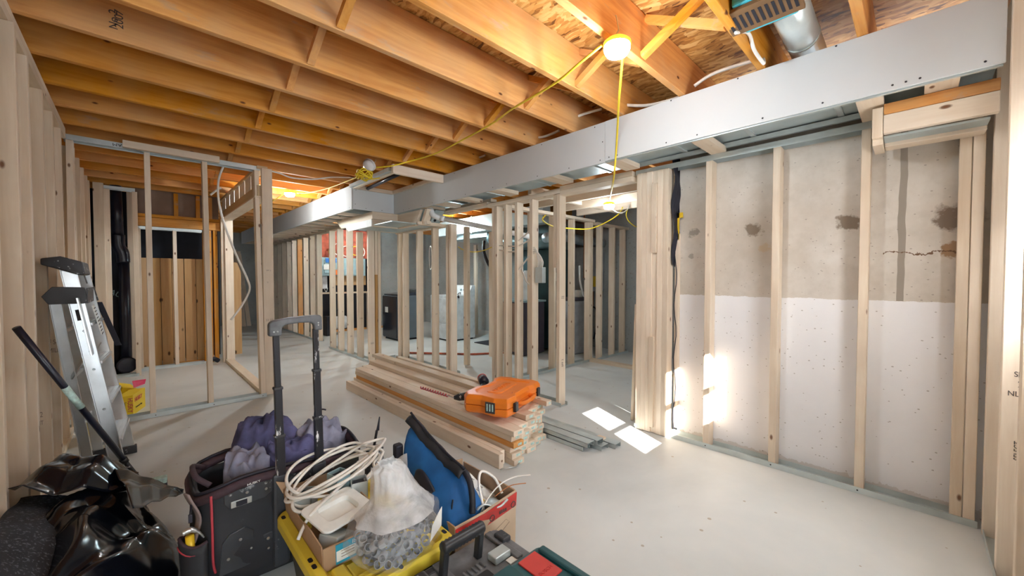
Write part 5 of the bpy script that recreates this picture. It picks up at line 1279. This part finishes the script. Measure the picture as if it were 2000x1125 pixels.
# ================================================================ TOOL CASES (bottom right)
GC = thing('tool_case', (.8, 1.05, 0), 'scuffed grey tool case with a black carry handle, beside the yellow lid', 'tool case')
obj('shell', loft([rr(.60, 1.0, .915, 1.125, .02, 0), rr(.60, 1.0, .915, 1.125, .02, .16)]), 'grey_plastic', GC, bev=.006)
gl = obj('lid', loft([rr(.595, 1.005, .91, 1.13, .02, .163), rr(.595, 1.005, .91, 1.13, .02, .262), rr(.61, .99, .925, 1.115, .02, .278)]), 'grey_plastic', GC, bev=.004)
for x, y, w_, h_ in ((.63, .93, .10, .05), (.76, .935, .07, .04), (.655, 1.085, .05, .025)): obj('lid_recess', loft([rr(x, x + w_, y, y + h_, .008, .2775, 3), rr(x, x + w_, y, y + h_, .008, .2815, 3)]), 'black_plastic', gl, bev=.002)
obj('info_plate', B(.90, .95, .935, .96, .278, .2815), 'label_white', gl)
for k in range(5): obj('lid_rib', B(.755 + k * .018, .763 + k * .018, .985, 1.015, .277, .284), 'grey_plastic', gl, bev=.002)
for x in (.64, .70, .93): obj('lid_ridge', B(x, x + .03, .935, 1.11, .276, .288), 'grey_plastic', gl, bev=.004)
obj('latch', B(.945, .985, 1.02, 1.075, .280, .300), 'black_plastic_worn', GC, bev=.006); obj('latch', B(.62, .66, 1.04, 1.10, .280, .297), 'black_plastic_worn', GC, bev=.006)
obj('latch', B(.86, .93, .965, 1.01, .278, .302), 'galvanized', GC, bev=.004)
for sx in (.70, .845): obj('handle_post', MB().bar((sx, 1.045, .27), (sx, 1.03, .385), .022, .026, (0, 1, 0)), 'black_plastic', GC, bev=.004)
hp = [.0185, .0215] * 12 + [.0185]
obj('handle_grip', MB().tube([(.690 + .165 * i / 24, 1.03, .388) for i in range(25)], hp, 14), 'black_plastic', GC, smooth=True)
TC = thing('tool_case', (.9, .8, 0), 'dark teal tool case with a red badge on its lid, bottom edge of the view', 'tool case')
obj('shell', loft([rr(.74, 1.015, .50, .905, .025, 0), rr(.74, 1.015, .50, .905, .025, .20)]), 'teal_plastic', TC, bev=.006)
tl = obj('lid', loft([rr(.735, 1.02, .495, .91, .03, .203), rr(.735, 1.02, .495, .91, .03, .300), rr(.75, 1.005, .51, .895, .025, .315)]), 'teal_plastic', TC, bev=.005)
obj('lid_rail', B(.975, 1.003, .60, .88, .313, .328), 'teal_plastic', tl, bev=.006); obj('lid_rail', B(.78, .86, .74, .90, .313, .324), 'teal_plastic', tl, bev=.006)
obj('badge', B(.885, .965, .765, .885, .315, .320), 'red_badge', tl, bev=.001)
text('badge_text', 'BOSCH', .018, frame((.925, .80, .3203), (1, .0, 0), (0, 1, 0)), 'red_vinyl', tl, .0005)

# ================================================================ LUMBER PILE
pw, ph = .0965, .039
cols = [1.785, 1.885, 1.985, 2.085, 2.185]
ordn = ['bottom', 'second', 'third', 'fourth', 'fifth', 'sixth', 'seventh', 'eighth']
cn = ['leftmost', 'second-left', 'middle', 'second-right', 'rightmost']
random.seed(21)
protos = {}
def board(x, y0, y1, z, label, w=pw, h=ph, mat='pine_y', lab=True, grp='pine studs stacked in the pile'):
    b_ = tag(obj('pine_stud', B(x, x + w, y0, y1, z, z + h - .0012), mat, bev=.0025, seg=1), label, 'stud', grp)
    if lab: obj('end_tag', B(x + w * .40, x + w * .78, y0 - .0012, y0, z + h * .28, z + h * .70), 'label_teal', b_)
    return b_
for ci, x in enumerate(cols):
    nl = (6, 6, 7, 7, 7)[ci]
    for k in range(nl):
        y0 = 1.845 + ci * .035 + random.uniform(-.035, .03); y1 = y0 + 2.58 + random.uniform(-.03, .03)
        board(x + random.uniform(-.003, .003) * 0, y0, y1, k * ph, 'pine stud in the floor pile, %s layer up in the %s column' % (ordn[k], cn[ci]), mat='joist_y' if (ci, k) == (0, 3) else 'pine_y')
board(2.10, 2.10, 4.66, 7 * ph + .0, 'loose pine stud lying on top along the rear of the pile'); board(2.235, 1.93, 4.30, 7 * ph, 'short top stud at the right edge of the pile', w=.06)
board(1.690, 1.865, 4.42, 0, 'pine stud set on edge, outermost at the left foot of the pile', w=.040, h=.097, lab=False)
board(1.733, 1.90, 4.38, 0, 'pine stud set on edge, second from the left at the pile foot', w=.040, h=.097, lab=False)
tag(obj('metal_strap', MB().tube([(1.67, 1.83, .02), (1.78, 1.80, .012), (1.86, 1.83, .01)], .004, 6), 'screw_steel', smooth=True), 'thin metal strip on the floor at the near left end of the pile', 'strip')

# orange case
OC = thing('nailer_case', (2.03, 2.2, .28), 'orange moulded power-tool case lying on the lumber pile', 'tool case')
To = Matrix.Translation((2.035, 2.20, .278)) @ Matrix.Rotation(math.radians(20), 4, 'Z') @ Matrix.Diagonal((1.07, 1.07, 1.12, 1))
def outline(s=1.0, z=0):
    pts = [(-.27, -.17), (-.16, -.185), (-.12, -.16), (.10, -.165), (.15, -.19), (.27, -.18), (.295, -.12), (.27, -.02), (.29, .08), (.28, .16), (.20, .185), (.12, .15), (-.02, .15), (-.08, .19), (-.22, .19), (-.28, .14), (-.265, .03), (-.29, -.08)]
    return [(x * s, y * s, z) for x, y in pts]
obj('lower_shell', loft([outline(.93, 0), outline(1.0, .015), outline(1.0, .055)], T=To), 'orange_plastic', OC, bev=.008, seg=3)
ul = obj('upper_shell', loft([outline(1.0, .058), outline(1.0, .095), outline(.93, .118), outline(.72, .120), outline(.68, .112)], T=To), 'orange_plastic', OC, bev=.007, seg=3)
obj('raised_panel', loft([rr(-.15, .14, -.055, .065, .03, .11), rr(-.145, .135, -.05, .06, .03, .1175)], T=To), 'orange_plastic', ul, bev=.003)
text('embossed_name', 'PASLODE', .055, To @ frame((-.005, .005, .119), (1, 0, 0), (0, 1, 0)), 'orange_plastic', ul, .0025)
obj('carry_handle', MB(To).tube(spline([(-.10, -.165, .055), (-.085, -.205, .055), (.0, -.212, .055), (.085, -.205, .055), (.10, -.165, .055)]), .014, 10), 'orange_plastic', OC, smooth=True)
for x in (-.185, .20): obj('latch', B(x - .022, x + .022, -.202, -.18, .028, .085, T=To), 'black_plastic', OC, bev=.005)
sl = obj('side_label', B(-.294, -.287, -.02 - .07, .05 - .07, .028, .095, T=To @ Matrix.Rotation(0, 4, 'Z')), 'ink', OC)
for k in range(3): obj('label_line', B(-.2955, -.293, -.08 + k * .02, -.07 + k * .02, .04, .085, T=To), 'label_teal', OC)
DRL = thing('auger_drill', (1.9, 2.6, .3), 'power drill with a long auger bit, mostly hidden behind the orange case', 'drill')
dz = .305
obj('drill_body', MB().tube([(1.86, 2.49, dz), (2.02, 2.47, dz)], .030, 14), 'black_plastic', DRL, smooth=True)
obj('battery', MB().tube([(2.20, 2.62, .335), (2.235, 2.69, .345)], .042, 14), 'abs_black', DRL, smooth=True)
obj('battery_band', MB().tube([(2.235, 2.69, .345), (2.245, 2.705, .346)], .043, 14), 'red_badge', DRL, smooth=True)
obj('grip', MB().tube([(2.0, 2.47, dz), (2.20, 2.62, .325)], .018, 12), 'black_plastic', DRL, smooth=True)
obj('chuck', MB().tube([(1.865, 2.49, dz), (1.835, 2.50, dz), (1.80, 2.515, dz)], [.030, .028, .014], 14), 'black_plastic_worn', DRL, smooth=True)
bit0 = Vector((1.80, 2.52, dz)); bit1 = Vector((1.80, 3.02, .285)); bd = (bit1 - bit0)
obj('bit_core', MB().tube([bit0, bit0.lerp(bit1, .98), bit1], [.005, .004, .001], 8), 'screw_steel', DRL, smooth=True)
nx = bd.normalized().orthogonal().normalized(); ny = bd.normalized().cross(nx)
obj('bit_flutes', MB().tube([bit0.lerp(bit1, .15 + .83 * k / 110) + (nx * math.cos(k * .62) + ny * math.sin(k * .62)) * .009 for k in range(111)], .0042, 6), 'red_piping', DRL, smooth=True)

# steel tracks on the floor
for i, (x, y0, z, w_, t) in enumerate(((2.30, 1.64, 0, .09, 'steel stud track on the floor nearest the lumber pile'), (2.40, 1.55, 0, .09, 'middle steel track lying flat beside the lumber pile'), (2.30, 1.60, .036, .085, 'upper steel track of the floor bundle, next to the pile'), (2.39, 1.58, .036, .08, 'second upper steel track of the floor bundle'), (2.50, 1.50, 0, .08, 'farthest steel track lying by the sunlit doorway patch'))):
    m = MB(); yy = 4.0; t_ = .002; hh = .033
    m.box(x, x + w_, y0, yy, z + hh - t_, z + hh); m.box(x, x + t_, y0, yy, z, z + hh); m.box(x + w_ - t_, x + w_, y0, yy, z, z + hh); m.box(x, x + .010, y0, yy, z, z + t_); m.box(x + w_ - .010, x + w_, y0, yy, z, z + t_)
    o_ = obj('steel_track', m, 'galvanized'); tag(o_, t, 'steel track', 'steel tracks on the floor')
tag(obj('wood_scrap', B(2.48, 2.54, 1.60, 1.66, 0.036, .05), 'pine_x'), 'small wood offcut on the steel tracks', 'offcut')

# yellow bag boxes
HB = thing('garbage_bag_box', (-.02, 5.0, 0), 'yellow carton of garbage bags standing upright, red lettering on its sides', 'carton')
bx = obj('carton', MB().prism([(-.135, 4.93, 0), (-.025, 4.93, 0), (.06, 5.20, 0), (-.05, 5.20, 0)], (0, 0, .185)), 'box_yellow', HB, bev=.003)
text('box_name', 'HUSKY', .050, frame((-.045, 4.928, .095), (0, 0, -1), (1, 0, 0)), 'text_red', HB, .0006, .85)
for k, (t, s_) in enumerate((('Sacs pour', .026), ('Déchets', .026), ('Industriels', .022))):
    text('box_text', t, s_, frame((-.078 - k * .022, 4.928, .085), (0, 0, -1), (1, 0, 0)), 'ink', HB, .0006, .9)
sd = Vector((.085, .27, 0)).normalized()
text('box_name', 'HUSKY', .055, frame((.012, 5.04, .13), sd, (0, 0, 1)), 'text_red', HB, .0006)
text('box_text', 'Contractor Bags', .022, frame((.014, 5.046, .06), sd, (0, 0, 1)), 'ink', HB, .0006)
HB2 = thing('garbage_bag_box', (-.1, 5.3, 0), 'second yellow carton tipped open behind the upright one', 'carton')
Th = Matrix.Translation((-.12, 5.34, .10)) @ Matrix.Rotation(.4, 4, 'Y') @ Matrix.Rotation(.3, 4, 'Z')
obj('carton', B(-.05, .07, -.10, .10, -.09, .11, T=Th), 'box_yellow', HB2, bev=.003)
obj('black_contents', B(-.09, -.05, -.08, .08, -.06, .10, T=Th), 'plastic_sheet', HB2, bev=.01)
text('box_text', 'Sacs pour', .028, Th @ frame((.0, -.102, .03), (0, 0, -1), (1, 0, 0)), 'ink', HB2, .0006)
obj('open_flap', MB().prism([(-.02, 5.22, .19), (.06, 5.30, .20), (.07, 5.33, .24), (-.03, 5.27, .25)], (0, .004, 0)), 'text_red', HB2)
tag(obj('yellow_carton_scrap', B(-.30, -.27, 4.35, 4.44, 0, .16), 'box_yellow', bev=.003), 'narrow yellow carton seen between the stepladder rails', 'carton')

for o_ in bpy.data.objects:
    if '_w' in o_: del o_['_w']
